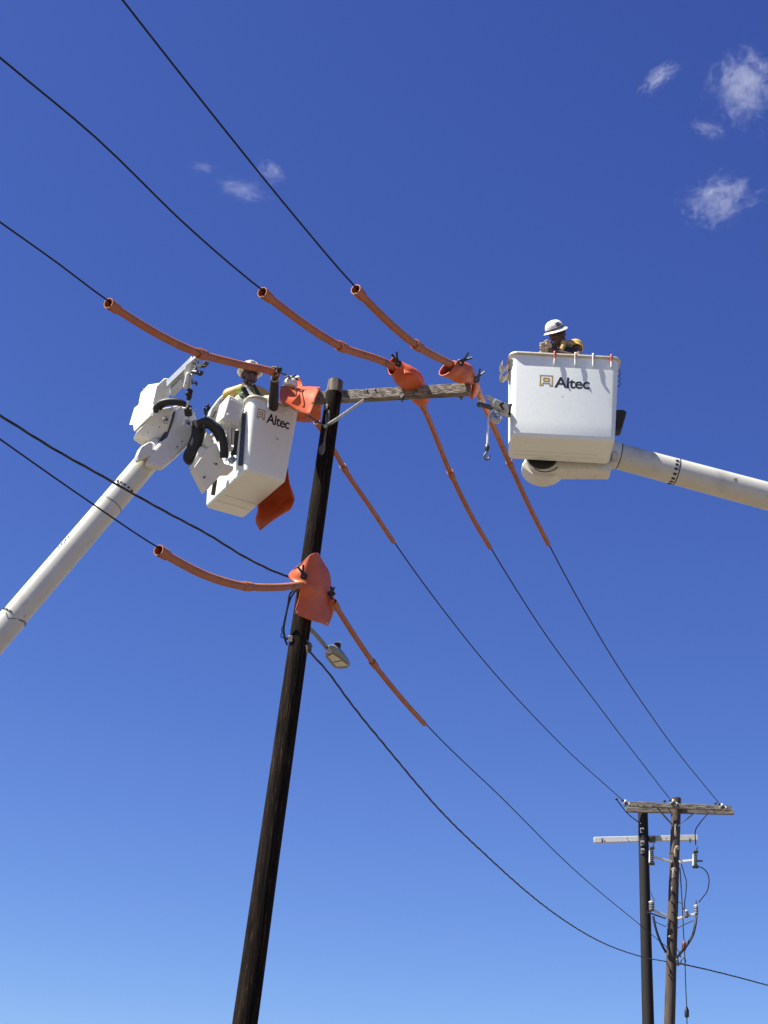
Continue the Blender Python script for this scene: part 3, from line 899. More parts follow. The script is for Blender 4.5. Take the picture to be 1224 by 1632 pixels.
# ---- wide bucket (right in the picture)
A = P(814, 694, 17.5)
FR = Frame(A, V((1.15, -0.056, 0)), V((0.056, 1.15, 0)))
RW, RL, RH = 1.185, 0.60, 1.085
right_lift = thing('aerial_lift', V((9.5, 12.5, 0)), 'white bucket lift with its wide bucket side-on, boom reaching in from the right', 'bucket lift')
rb = make_bucket(right_lift, FR, RW, RL, RH)
dr_at = lambda z, H=RH: -0.033*max(0, min(1, (z-0.05)/(H-0.11)))
def fq(fr, H, x0, y0, x1, y1):
    a = fr.face(x0, y1, -0.025); b = fr.face(x1, y0, -0.025)
    return (a[0], a[2]), (b[0], b[2])
m0 = FR.face(859.5, 614.5, -.027); m1 = FR.face(882, 598, -.027)
t0 = FR.face(883.5, 616.5, -.027); t1 = FR.face(940, 603, -.027)
logo(rb, FR, ((m0[0], t0[2]+0.0), (m1[0], m1[2]-0.005)), ((t0[0], t0[2]-0.005), (t1[0], t0[2]+0.135)), lambda z: dr_at(z))
# boom tip behind the bucket
yb = RL+0.05
bt = FR.face(868, 727, yb)
e_ = FR.face(974, 738, yb)
cx_, cz_ = bt[0], bt[2]+0.035
out = []
R_ = 0.225
for k in range(15):
    a = math.radians(90+180*k/14); out.append((cx_+R_*math.cos(a), cz_+R_*math.sin(a)))
ex1 = e_[0]
out += [(ex1, e_[2]-0.105), (ex1+0.03, e_[2]+0.15)]
MB().prism([FR(x, yb, z) for x, z in out], FR.ey*0.24).build('boom_tip', WHITE, right_lift, bevel=0.025, segs=3)
MB().rev(FR(cx_-0.03, yb-0.004, cz_-0.02), FR.ey, [(0.19, -0.02), (0.19, 0.02)], 32).build('hose_opening', BLACK, right_lift)
MB().loft([[FR(cx_+(R_+0.05)*math.cos(math.radians(a)), yb+0.10, cz_-0.02+(R_+0.03)*math.sin(math.radians(a))) for a in range(200, 345, 8)]+[FR(cx_+0.2, yb+0.10, cz_), FR(cx_-0.2, yb+0.10, cz_)],
           [FR(cx_+(R_+0.05)*math.cos(math.radians(a)), yb+0.34, cz_-0.02+(R_+0.03)*math.sin(math.radians(a))) for a in range(200, 345, 8)]+[FR(cx_+0.2, yb+0.34, cz_), FR(cx_-0.2, yb+0.34, cz_)]]).build('gear_cover', WHITE, right_lift, bevel=0.015)
MB().tube([FR(cx_+(R_-0.02)*math.cos(math.radians(a)), yb-0.006, cz_-0.04+(R_-0.02)*math.sin(math.radians(a))) for a in range(235, 320, 6)], 0.006, 6).build('seal', BLACK, right_lift)
# boom
B0 = P(981, 726, 18.25); B1 = P(1224, 791, 18.3)
bdir = (B1-B0).normalized()
def sq(th): 
    c, s = abs(math.cos(th)), abs(math.sin(th))
    return 1.0/((c**2.35+s**2.35)**(1/2.35))
def tubew(px_w, p): return px_w*depth(p)/F_PX/2
MB().tube([B0-bdir*0.02, B1, B1+bdir*5.2], [0.148, 0.159, 0.175], 32, True, None, sq).build('boom', BOOMW, right_lift, angle=60)
MB().tube([B0-bdir*0.16, B0+bdir*0.035], [0.157, 0.157], 32, True, None, sq).build('collar', WHITE, right_lift, bevel=0.01)
MB().tube([B0+bdir*0.03, B0+bdir*0.045], [0.1515, 0.1515], 32, True, None, sq).build('joint_gap', BLACK, right_lift)
MB().box(P(979, 728, 18.05), cdir(.035,.0,0), cdir(0,.06,0), cdir(0,0,.03)).build('pin_block', GALV, right_lift, bevel=0.008)
s_ = (P(1077, 752, 18.27)-B0).dot(bdir)
MB().tube([B0+bdir*s_, B0+bdir*(s_+0.012)], 0.1545, 32, True, None, sq).build('band_line', BLACK, right_lift)
su, uu = frame(bdir)
for k in range(9):
    a = math.radians(-150+k*22)
    rdir = su*math.cos(a)+uu*math.sin(a)
    tang = -su*math.sin(a)+uu*math.cos(a)
    if rdir.dot(FWD) > 0.35: continue
    MB().box(B0+bdir*(s_-0.035)+rdir*0.1520*sq(a), bdir*0.02, tang*0.013, rdir*0.005).build('band_dash', BLACK, right_lift)
tt = B1+bdir*5.2
MB().tube([tt, tt+V((0.3, 0.0, -1.2)), V((tt.x+0.35, tt.y, 1.2))], [0.2, 0.22, 0.25], 24).build('lower_boom', BOOMW, right_lift, angle=60)
MB().rev(V((tt.x+0.35, tt.y, 0)), (0,0,1), [(0.5, 0.0), (0.5, 0.9), (0.35, 1.3)], 28).build('pedestal', WHITE, right_lift)
right_lift.location = V((0,0,0)); right_lift.location = V((tt.x+0.35, tt.y, 0))
for ch in right_lift.children: ch.matrix_parent_inverse = Matrix.Translation(-right_lift.location)
# black control box at the side
q = [P(982, 652.5, 18.15), P(994, 652.5, 18.15), P(999, 656, 18.15), P(991.5, 682, 18.15), P(982, 683, 18.15)]
MB().prism(q, FR.ey*0.2).build('control_box', BLACK, right_lift, bevel=0.012)
# jib head with rollers, sheave and winch line
jib = MB().prism([P(*z5(x, y), 17.62) for x, y in ((510,565),(700,640),(715,700),(715,800),(640,760),(470,695))], V((0.02, 0.13, 0))).build('jib', ALU, right_lift, bevel=0.008)
MB().prism([P(*z5(x, y), 17.60) for x, y in ((570,655),(640,615),(645,640),(605,665),(650,735),(630,745))], V((0,0.012,0))).build('warning_mark', BLACK, jib)
MB().bar(P(*z5(720,745), 17.7), P(*z5(830,780), 17.85), 0.10, 0.13).build('jib_tube', BLACK, jib)
MB().prism([P(*z5(x, y), 17.585) for x, y in ((500,565),(525,560),(465,700),(445,690))], V((0.0,0.15,0))).build('end_plate', WHITE, jib, bevel=0.004)
for (a, b, r) in (((350,515),(470,575),.016), ((375,560),(455,610),.016), ((240,600),(300,640),.022), ((250,655),(440,710),.028), ((240,665),(275,660),.03)):
    MB().capsule(P(*z5(*a), 17.42), P(*z5(*b), 17.5), r, r, 10).build('roller', ALU if r < .025 else STEEL, jib)
MB().bar(P(*z5(245,590), 17.42), P(*z5(265,690), 17.42), 0.03, 0.03).build('roller_post', GALV, jib, bevel=0.004)
MB().bar(P(*z5(440,600), 17.48), P(*z5(455,700), 17.48), 0.035, 0.03).build('roller_post', GALV, jib, bevel=0.004)
sc_ = P(*z5(515, 865), 17.55); sa = V((0.28, -0.9, 0.25)).normalized()
MB().rev(sc_, sa, [(0.02,-0.03),(0.068,-0.03),(0.072,-0.022),(0.055,-0.006),(0.055,0.006),(0.072,0.022),(0.068,0.03),(0.045,0.032),(0.042,0.01),(0.02,0.012),(0.02,0.034),(0.008,0.036)], 32).build('sheave', ALU, jib)
MB().prism([P(*z5(x, y), 17.66) for x, y in ((455,760),(640,770),(615,880),(560,960),(470,950),(430,880))], V((0.0,0.03,0))).build('sheave_guard', ALU, jib, bevel=0.006)
rope0 = P(*z5(395, 835), 17.52)
MB().tube([rope0, rope0+V((0,0,-0.22)), rope0+V((0,0,-0.40))], 0.011, 8).build('winch_line', PORC, jib)
hb = rope0+V((0,0,-0.40))
hk = MB().rev(hb, (0,0,-1), [(0.010,-0.03),(0.026,-0.01),(0.03,0.02),(0.022,0.055),(0.014,0.065)], 12).build('hook_swivel', STEEL, jib)
def hookcurve(p, s, d=1):
    R0 = RGT
    return crom([p+V((0,0,-0.06*s)), p+V((0,0,-0.09*s))-R0*0.012*s, p+V((0,0,-0.125*s))-R0*0.03*s*d, p+V((0,0,-0.165*s))-R0*0.005*s, p+V((0,0,-0.15*s))+R0*0.028*s*d, p+V((0,0,-0.115*s))+R0*0.03*s*d], 5)
MB().tube(hookcurve(hb, 1.0), [0.013]*26, 8).build('hook', STEEL, jib)
# hangers and covers on the rim
def rim_pt(fr, px, H, L0=-0.055):
    # point on the front rim at this photo column
    best = None
    for k in range(400):
        x = -0.1+1.5*k/400
        p = fr(x, L0, H)
        q = p-CAM
        u = CX+F_PX*q.dot(RGT)/q.dot(FWD)
        if best is None or abs(u-px) < best[0]: best = (abs(u-px), p)
    return best[1]
for px, m, lb in ((884, REDCLIP, 'red-topped white hook on the wide bucket rim, nearest the gloved hands'),
                  (917, CREAM, 'cream hook on the wide bucket rim in front of the yellow sleeve'),
                  (945, PORC, 'white hook on the wide bucket rim, second from its right corner'),
                  (974, REDCLIP, 'red-topped white hook at the right corner of the wide bucket rim')):
    lip_hook(rim_pt(FR, px, RH), -FR.ey, 1.0, m, lb)
for k, (cx0, cy0) in enumerate(((808, 585), (808, 600))):
    root = thing('hose_holder', P(cx0, cy0, 17.9), ('upper', 'lower')[k]+' cream plastic C-shaped holder on the left side of the wide bucket', 'holder', 'cream holders on the wide bucket')
    cc = P(cx0, cy0, 17.95)
    pr_ = [(-0.055,0.05),(-0.075,0.02),(-0.07,-0.015),(-0.04,-0.03),(-0.015,-0.005),(0.005,0.04),(0.02,0.085),(0.045,0.09),(0.045,-0.06),(0.0,-0.085),(-0.03,-0.07)]
    pts = [cc+cdir(x, y, 0) for x, y in pr_[:7]]
    mb = MB()
    cur = crom(pts, 5)
    mb.loft([[p+cdir(0,0,0.0)+FR.ey*y+cdir(0.006*s1, 0.008*s1, 0) for (y, s1) in ((-0.05,-1),(0.07,-1),(0.07,1),(-0.05,1))] for p in cur])
    mb.build('holder_clip', CREAM, root, angle=50)
    MB().box(cc+cdir(0.045, 0.005, 0)+FR.ey*0.01, cdir(.022,0,0), cdir(0,.075,0), FR.ey*0.055).build('holder_back', CREAM, root, bevel=0.01)
coil = []
c0_ = P(986, 588, 18.1)
for k in range(60):
    t = k/59
    coil.append(c0_ + cdir(0.018*math.cos(t*24)+0.004, -0.22*t, 0)+FR.ey*0.018*math.sin(t*24))
tag(MB().tube(coil, 0.0035, 6).build('coiled_cord', WIRE), 'thin coiled grey cord hanging at the right side of the wide bucket', 'cord')
# E3
# ---- narrow-end bucket (left in the picture)
A = P(391, 750, 18.0)
LF = Frame(A, V((0.473, 0.233, 0)), V((-0.233, 0.473, 0)))
LW, LL, LH = 0.53, 1.27, 0.985
lb0 = P(0, 1010, 17.25); lb1 = P(252, 716, 18.45)
ldir = (lb0-lb1).normalized()
lend = lb0 + ldir*4.6
lbase = V((lend.x-0.35, lend.y, 0))
left_lift = thing('aerial_lift', lbase, 'white bucket lift with its narrow bucket end-on, boom rising from the lower left', 'bucket lift')
lb = make_bucket(left_lift, LF, LW, LL, LH, 0.052)
ldr = lambda z: -0.052*max(0, min(1, (z-0.05)/(LH-0.11)))
m0 = LF.face(*z1(892, 492), -.045); m1 = LF.face(*z1(952, 445), -.045)
t0 = LF.face(*z1(957, 500), -.045); t1 = LF.face(*z1(1105, 548), -.045)
zb = (t0[2]+t1[2])/2
logo(lb, LF, ((m0[0], zb+0.012), (m1[0], zb+0.145)), ((t0[0], zb-0.004), (t1[0], zb+0.128)), ldr)
# boom tube
l_side, l_up = frame(ldir)
MB().tube([lb1-ldir*0.05, lb0+ldir*-0.2], [0.140, 0.146], 32, True, None, sq).build('boom', BOOMW, left_lift, angle=60)
MB().tube([lb0-ldir*0.22, lb0+ldir*0.5, lend], [0.154, 0.157, 0.17], 32, True, None, sq).build('outer_boom', BOOMW, left_lift, angle=60)
MB().tube([lend, lend+V((-0.3, 0.0, -1.0)), V((lbase.x, lbase.y, 1.2))], [0.2, 0.22, 0.25], 24).build('lower_boom', BOOMW, left_lift, angle=60)
MB().rev(lbase, (0,0,1), [(0.5, 0.0), (0.5, 0.9), (0.35, 1.3)], 28).build('pedestal', WHITE, left_lift)
z6 = lambda x, y: zm(x, y, 3.98, 0, 640)
def on_boom(px, py):
    best = min((abs(CX+F_PX*((lb1+ldir*(k*0.01))-CAM).dot(RGT)/((lb1+ldir*(k*0.01))-CAM).dot(FWD)-px), k*0.01) for k in range(-20, 420))
    return best[1]
sL = on_boom(198, 783)
for k in range(11):
    a = math.radians(k*22+10)
    rd = l_side*math.cos(a)+l_up*math.sin(a); tg = -l_side*math.sin(a)+l_up*math.cos(a)
    if rd.dot(FWD) > 0.0: continue
    MB().box(lb1+ldir*sL+rd*(0.1432*sq(a)), ldir*0.010, tg*0.015, rd*0.005).build('band_dash', BLACK, left_lift)
MB().tube([lb1+ldir*(sL+0.24), lb1+ldir*(sL+0.252)], 0.1455, 32, True, None, sq).build('band_line', LAMPGREY, left_lift)
sL = on_boom(24, 978)
MB().tube([lb1+ldir*(sL+0.10)+l_side*0.155*math.cos(t)+l_up*0.155*math.sin(t)+ldir*(-0.10*abs(math.sin(t))) for t in [2*math.pi*k/40 for k in range(41)]], 0.006, 6).build('cable_loop', STEEL, left_lift)
for k in range(8):
    a = math.radians(k*24)
    rd = l_side*math.cos(a)+l_up*math.sin(a); tg = -l_side*math.sin(a)+l_up*math.cos(a)
    if rd.dot(FWD) > 0.0: continue
    MB().box(lb1+ldir*(sL+0.02)+rd*(0.1525*sq(a)), ldir*0.010, tg*0.02, rd*0.006).build('band_dash', BLACK, left_lift)
for x, y in ((120,1435), (63,1500), (8,1570), (22,1405), (695,765), (790,660), (745,505)):
    sb = on_boom(*z6(x, y)); MB().ell(P(*z6(x, y), depth(lb1+ldir*sb)-0.06), RGT*.012, UPV*.012, FWD*.03, 10, 6).build('bolt', STEEL, left_lift)
for k, (x, y) in enumerate(((372,925), (392,905), (405,893), (418,880), (433,860))):
    MB().bar(P(*z6(x, y-7), depth(lb1+ldir*on_boom(*z6(x, y)))-0.09), P(*z6(x+(-1)**k*5, y+7), depth(lb1+ldir*on_boom(*z6(x, y)))-0.10), 0.012, 0.01).build('stencil_mark', INK, left_lift)
# boom tip plates
zb_ = lambda x, y: zm(x, y, 8.743, 200, 560)
ny = -LF.ey
p0 = P(262, 690, 18.35)
def tp(*pts, f=z1, o=0.0): return [onplane(*f(x, y), p0+LF.ey*o, ny) for x, y in pts]
MB().prism(tp((372,420),(420,385),(470,395),(500,440),(511,500),(500,570),(455,650),(360,740),(282,806),(176,778),(200,700),(255,640),(318,590),(350,500)), LF.ey*0.10).build('boom_tip', WHITE, left_lift, bevel=0.04, segs=4)
MB().prism(tp((215,636),(300,520),(330,400),(410,380),(440,440),(420,600),(300,720),(200,760),(150,720), o=0.11), LF.ey*0.16).build('boom_tip_back', WHITE, left_lift, bevel=0.02, segs=3)
MB().prism(tp((318,590),(350,500),(385,430),(372,425),(345,440),(330,480),(300,560),(255,625), o=0.03), LF.ey*0.06).build('tip_slot', STEEL, left_lift)
MB().prism(tp((200,625),(222,640),(214,716),(125,745),(118,715),(140,660), o=-0.01), LF.ey*0.12).build('boom_collar', WHITE, left_lift, bevel=0.012)
# jib housing: white cover with notched outline, grey sides
n_ = V((-0.75, -0.62, 0.22)).normalized()
c_ = P(232, 655, 18.55)
cov = [onplane(*zb_(x, y), c_, n_) for x, y in ((310,465),(428,478),(382,720),(325,918),(112,1122),(98,1028),(45,1032),(115,792),(175,742),(205,580))]
vec = P(248.6+20, 614.3-3, depth(cov[1])+0.10)-cov[1]
MB().prism(cov, vec).build('jib_cover', WHITE, left_lift, bevel=0.012)
MB().prism([P(*zb_(x, y), 18.50) for x, y in ((428,478),(542,364),(655,384),(600,520),(560,690),(400,760),(360,800))], V((-0.02, 0.22, 0.0))).build('jib_housing', WHITE, left_lift, bevel=0.015)
MB().prism([P(*zb_(x, y), 18.40) for x, y in ((400,770),(480,790),(640,760),(672,800),(650,900),(600,1080),(540,1240),(420,1275),(300,1235),(140,1130),(330,930))], V((-0.06, 0.20, 0.0))).build('gear_case', WHITE, left_lift, bevel=0.02, segs=3)
for x, y in ((470,1052),(458,1212),(788,1255),(722,1328),(640,800),(985,815)):
    MB().ell(P(*zb_(x, y), 18.33), RGT*.010, UPV*.010, FWD*.012, 10, 6).build('bolt', STEEL, left_lift)
for (x, y, r, m) in ((870,1010,.055,ALU), (870,1010,.022,STEEL), (560,960,.045,ALU), (560,960,.018,STEEL)):
    c = P(*zb_(x, y), 18.345 if x > 700 else 18.39)
    MB().rev(c, ny, [(r*0.9, -0.02), (r, 0.0), (r, 0.012 if m is ALU else 0.024), (r*0.8, 0.018 if m is ALU else 0.03)], 20).build('pivot_pin', m, left_lift)
for (x, y) in ((250,520), (360,520), (330,800), (150,960), (190,700)):
    MB().ell(onplane(*zb_(x, y), c_, n_)+n_*0.002, RGT*.009, UPV*.009, FWD*.009, 8, 6).build('bolt', LAMPGREY, left_lift)
# jib arm, head, rope
jl = MB().bar(P(*zb_(610,470), 18.45), P(*zb_(960,130), 18.15), 0.085, 0.10).build('jib_arm', ALU, left_lift, bevel=0.006)
MB().bar(P(*zb_(640,590), 18.42), P(*zb_(800,420), 18.30), 0.06, 0.085).build('jib_ram', WHITE, left_lift, bevel=0.012)
MB().prism([P(*zb_(x, y), 18.06) for x, y in ((815,318),(838,190),(922,122),(905,258))], V((0.0, 0.10, 0))).build('jib_side_plate', WHITE, jl, bevel=0.004)
MB().bar(P(*zb_(1015,60), 18.1), P(*zb_(930,150), 18.12), 0.06, 0.035).build('jib_tip', ALU, jl, bevel=0.004)
for a, b, r, m in (((940,130),(990,90),.016,ALU), ((975,110),(1010,190),.012,GALV), ((955,170),(985,240),.014,STEEL), ((960,260),(1040,190),.018,ALU), ((1075,200),(1115,130),.016,GALV),
                   ((1100,210),(1140,170),.022,STEEL), ((940,290),(1060,300),.026,STEEL), ((1020,300),(1045,310),.03,JACKET), ((1040,220),(1120,200),.012,STEEL), ((985,85),(1050,95),.014,ALU), ((1010,170),(1050,110),.010,GALV)):
    MB().capsule(P(*zb_(*a), 18.05), P(*zb_(*b), 18.0), r, r, 10).build('roller', m, jl)
for a, b, w, m in (((870,320),(840,490),.045,WHITE), ((925,330),(890,500),.022,GALV), ((905,320),(935,440),.014,STEEL), ((935,450),(1000,440),.014,STEEL), ((975,425),(990,465),.02,STEEL)):
    MB().capsule(P(*zb_(*a), 18.02), P(*zb_(*b), 18.02), w*0.6, w*0.7, 10).build('rope_block', m, jl)
for k, (x, y, r) in enumerate(((900,550,.03), (885,590,.036), (890,625,.028), (880,660,.02))):
    MB().capsule(P(*zb_(x-10, y), 18.0), P(*zb_(x+10, y+8), 18.0), r, r*0.9, 10).build('hook_swivel', BLACK, jl)
MB().tube(crom([P(*zb_(878, 665), 18.0), P(*zb_(870, 700), 18.0), P(*zb_(862, 745), 18.02), P(*zb_(845, 790), 18.05), P(*zb_(800, 790), 18.1)], 5), 0.012, 8).build('hook', ALU, jl)
# black hydraulic hose bundles
def bundle(pts, r, f, name='hydraulic_hose', n=10):
    MB().tube(crom([P(*f(x, y), d) for x, y, d in pts], 6), r, n).build(name, BLACK, left_lift)
bundle([(425,830,18.30),(430,780,18.25),(500,715,18.22),(620,690,18.2),(760,705,18.2),(850,770,18.22),(870,860,18.26)], 0.036, zb_)
bundle([(470,800,18.32),(540,740,18.3),(650,720,18.28),(780,735,18.28)], 0.028, zb_)
bundle([(870,780,18.2),(880,880,18.26)], 0.05, zb_)
zc = lambda x, y: zm(x, y, 7.418, 285, 600)
bundle([(235,540,18.45),(230,700,18.4),(185,830,18.38),(150,950,18.36)], 0.088, zc)
bundle([(150,880,18.34),(120,960,18.34),(150,985,18.36)], 0.075, zc)
bundle([(255,560,18.30),(310,530,18.24),(400,560,18.2),(490,660,18.18),(530,800,18.16),(535,960,18.18)], 0.050, zc)
bundle([(290,580,18.36),(360,590,18.34),(430,660,18.32),(480,760,18.3)], 0.035, zc)
# bracket that carries the bucket
br = MB().prism([P(*zc(x, y), 18.20) for x, y in ((185,1065),(335,850),(425,780),(455,800),(540,1028),(652,1062),(640,1118),(535,1122),(362,1312),(330,1345))], LF.ey*0.16).build('mount_bracket', WHITE, left_lift, bevel=0.010)
MB().prism([P(*zc(x, y), 18.24) for x, y in ((160,1050),(262,822),(340,858),(190,1066))], LF.ey*0.12).build('bracket_edge', WHITE, br, bevel=0.006)
MB().prism([P(*zc(x, y), 18.30) for x, y in ((290,790),(330,640),(420,760),(400,860),(340,850))], LF.ey*0.14).build('bracket_arm', WHITE, br, bevel=0.010)
MB().prism([P(*zc(x, y), 18.34) for x, y in ((345,680),(405,755),(370,745))], LF.ey*0.02).build('bracket_gusset', WHITE, br)
MB().bar(P(*zc(430,1230), 18.3), P(*zc(405,1390), 18.42), 0.05, 0.05).build('bracket_pin', STEEL, br)
for x, y in ((440,1035),(300,1192)):
    MB().ell(P(*zc(x, y), 18.19), RGT*.014, UPV*.014, FWD*.012, 10, 6).build('bolt', STEEL, br)
# control valve cover on the bucket side
def lpt(x, y, dd): return P(*zc(x, y), dd)
cv0 = [(595,205),(785,318),(715,605),(518,495)]
vq = [onplane(*zc(x, y), LF(-0.1, 0.06, 0.8), LF.ey) for x, y in cv0]
vback = LF.ey*0.30
cover = MB().prism(vq, vback).build('valve_cover', WHITE, left_lift, bevel=0.025, segs=3)
for q in (((625,262),(775,345),(770,362),(620,280)), ((575,430),(740,515),(735,548),(565,460))):
    qq = [onplane(*zc(x, y), LF(-0.1, 0.052, 0.8), LF.ey) for x, y in q]
    MB().prism(qq, LF.ey*0.02).build('cover_rib', WHITE, cover, bevel=0.006)
MB().prism([P(*zc(x, y), 18.75) for x, y in ((345,520),(385,380),(480,250),(540,195),(590,210),(560,500),(480,560),(440,580))], LF.ey*0.10).build('side_cover', WHITE, cover, bevel=0.015)
for q in (((395,470),(420,400),(450,395),(415,490)), ((480,310),(505,265),(535,255),(510,320))):
    MB().prism([P(*zc(x, y), 18.735) for x, y in q], LF.ey*0.02).build('cover_handle', LAMPGREY, cover, bevel=0.004)
# valve works below the cover
for (a, b, w, m) in (((590,545),(592,580),.045,WHITE), ((600,600),(590,820),.055,ALU), ((650,610),(640,810),.035,GALV), ((585,840),(640,870),.05,WHITE), ((640,640),(665,650),.03,STEEL), ((625,890),(660,920),.05,BLACK), ((690,640),(660,930),.045,BLACK), ((480,555),(550,640),.04,WHITE), ((600,960),(660,1010),.07,GALV)):
    MB().bar(P(*zc(*a), 18.22), P(*zc(*b), 18.22), w, w).build('valve_part', m, left_lift, bevel=0.006)
MB().bar(LF(-0.035, 0.10, 0.10), LF(-0.055, 0.12, 0.80), 0.035, 0.05).build('gap_shade_rail', STEEL, left_lift, bevel=0.006)  # rail's dark tone stands in for the shaded gap beside the valve works
# control lever cluster
for a, b in (((290,500),(330,440)), ((310,440),(300,370)), ((330,420),(350,340)), ((350,400),(365,360)), ((300,380),(330,400)), ((320,350),(350,330)), ((290,500),(350,480)), ((270,510),(300,480))):
    MB().capsule(P(*zc(*a), 18.7), P(*zc(*b), 18.72), 0.013, 0.010, 8).build('control_lever', BLACK, left_lift)
lip_hook(rim_pt(LF, 428, LH, -0.074), -LF.ey, 1.1, CREAM, 'cream hook on the narrow bucket rim under the raised arm', 0.13)
lip_hook(rim_pt(LF, 459, LH, -0.074), -LF.ey, 1.1, PORC, 'white hook on the narrow bucket rim near the draped blanket', 0.13)

# ------------------------------------------------------------------ people
def hat(root, c, up, fwd, s=1.0, stickers=True):
    up = V(up).normalized(); fwd = (V(fwd)-up*V(fwd).dot(up)).normalized(); sd = fwd.cross(up)
    mb = MB()
    prof = [(0.142, -0.012), (0.146, -0.006), (0.140, 0.000), (0.118, 0.010), (0.113, 0.03), (0.106, 0.065), (0.088, 0.10), (0.056, 0.124), (0.02, 0.132), (0.001, 0.133)]
    inner = [(0.100, 0.02), (0.108, 0.0), (0.136, -0.014)]
    rings = []
    for r, h in inner+prof:
        ringp = []
        for k in range(32):
            t = 2*math.pi*k/32
            e = 1.0 + (0.10*max(0, math.cos(t)) if r > 0.13 else 0.0)
            ringp.append(c + (fwd*math.cos(t)*1.13*e + sd*math.sin(t))*r*s + up*(h-(0.012*math.cos(t)**2 if r > 0.13 else 0))*s)
        rings.append(ringp)
    mb.loft(rings)
    o = mb.build('hard_hat', HATW, root, angle=50)
    rings = []
    for k in range(3):
        r, h = ((0.1185, 0.014), (0.1165, 0.03), (0.114, 0.036))[k]
        rings.append([c + (fwd*math.cos(t)*1.13 + sd*math.sin(t))*r*s + up*h*s for t in [2*math.pi*j/32 for j in range(32)]])
    MB().loft(rings, False, False).build('hat_band', HATBAND, o)
    MB().loft([[c + (fwd*math.cos(t)*1.14*r + sd*math.sin(t)*r)*s + up*h*s for t in [math.radians(a) for a in range(a0, a0+40, 5)]] for r, h, a0 in ((0.1155, 0.045, -10), (0.1085, 0.068, -10), (0.093, 0.098, -6))], False, False, closed=False).build('sticker', HATBAND, o)
    r_ = [[c + fwd*0.03*s*math.cos(t) + up*0.136*s + sd*x*s + up*(-0.5*x*x)*s for t in (0, 2, 4)] for x in (-0.05, 0.0, 0.05)]
    return o
def head_parts(mb, c, up, fwd, s=1.0):
    up = V(up).normalized(); fwd = (V(fwd)-up*V(fwd).dot(up)).normalized(); sd = fwd.cross(up)
    mb.ell(c+up*0.03*s, sd*0.076*s, fwd*0.095*s, up*0.095*s)
    mb.ell(c+fwd*0.025*s-up*0.05*s, sd*0.058*s, fwd*0.066*s, up*0.068*s)
    mb.capsule(c+fwd*0.085*s+up*0.02*s, c+fwd*0.105*s-up*0.022*s, 0.010*s, 0.016*s)      # nose
    mb.capsule(c+fwd*0.078*s-sd*0.022*s-up*0.062*s, c+fwd*0.078*s+sd*0.022*s-up*0.062*s, 0.011*s, 0.011*s)   # mouth
    mb.ell(c+fwd*0.075*s-up*0.095*s, sd*0.026*s, fwd*0.022*s, up*0.02*s)                 # chin
    for k in (-1, 1):
        mb.ell(c+sd*0.078*s*k-up*0.005*s-fwd*0.005*s, sd*0.012*s, fwd*0.022*s, up*0.034*s)
        mb.ell(c+sd*0.04*s*k+fwd*0.072*s-up*0.012*s, sd*0.022*s, fwd*0.018*s, up*0.018*s)
        mb.capsule(c+sd*0.05*s*k+fwd*0.078*s+up*0.035*s, c+sd*0.018*s*k+fwd*0.09*s+up*0.037*s, 0.009*s, 0.009*s)
    mb.capsule(c-up*0.06*s-fwd*0.015*s, c-up*0.18*s-fwd*0.03*s, 0.056*s, 0.062*s)
    return up, fwd, sd
def eyes(root, c, up, fwd, sd, m=None, s=1.0):
    for k in (-1, 1):
        MB().ell(c+sd*0.033*s*k+fwd*0.092*s+up*0.018*s, sd*0.022*s, fwd*0.012*s, up*0.014*s, 12, 8).build('glasses_lens', BLACK, root)
    MB().tube([c+sd*0.075*s+fwd*0.0+up*0.02*s, c+sd*0.06*s+fwd*0.088*s+up*0.022*s, c+fwd*0.105*s+up*0.022*s, c-sd*0.06*s+fwd*0.088*s+up*0.022*s, c-sd*0.075*s+up*0.02*s], 0.005*s, 6).build('glasses_frame', BLACK, root)
def legs(mb, hip, floor_z, fx, fy, spread=0.11, scale=1.0):
    for k in (-1, 1):
        h = hip+fx*spread*0.8*k; kn = V((hip.x, hip.y, (hip.z+floor_z)/2+0.02))+fx*spread*k+fy*0.02; an = V((hip.x, hip.y, floor_z+0.10))+fx*spread*1.05*k
        mb.capsule(h, kn, 0.088*scale, 0.062*scale); mb.capsule(kn, an, 0.06*scale, 0.042*scale)
def boots(root, hip, floor_z, fx, fy, spread=0.11):
    for k in (-1, 1):
        a = V((hip.x, hip.y, floor_z+0.05))+fx*spread*1.05*k
        MB().capsule(a-fy*0.05, a+fy*0.13, 0.05, 0.042).capsule(a+V((0,0,0.0)), a+V((0,0,0.12)), 0.055, 0.055).build('boot', BLACKGLOVE, root, remesh=0.012)

# worker in the wide bucket: leaning on the rim, hands folded below the chin
hc = P(887.5, 535, 18.30)
up_r = cdir(-0.34, 0.92, 0.16).normalized(); fw_r = cdir(0.55, -0.02, 0.80)
floor_r = FR.o.z+0.04
hip = FR(0.52, 0.30, 0); hip.z = floor_r+0.92
chest = V((hc.x+0.10, hc.y+0.06, hc.z-0.33)); neck = hc-up_r*0.10-fw_r.normalized()*0.02
sh_l = chest+V((-0.18, 0.02, 0.10)); sh_r = P(917.5, 551.5, 18.34)
body = MB()
u_, f_, s_d = head_parts(body, hc, up_r, fw_r, 1.12)
body.capsule(hip, chest, 0.13, 0.15); body.capsule(chest, neck-u_*0.03, 0.13, 0.055)
legs(body, hip, floor_r, FR.ex, -FR.ey)
el_r = P(922, 571, 18.02); el_l = P(862, 570, 18.26)
hand_r = P(876, 558, 18.02); hand_l = P(868, 552, 18.06)
body.capsule(sh_r, el_r, 0.055, 0.046); body.capsule(el_r, hand_r, 0.042, 0.032)
body.capsule(sh_l, el_l, 0.055, 0.046); body.capsule(el_l, hand_l, 0.042, 0.032)
man_r = body.build('person', SKIN, None, remesh=0.011, smoothit=2)
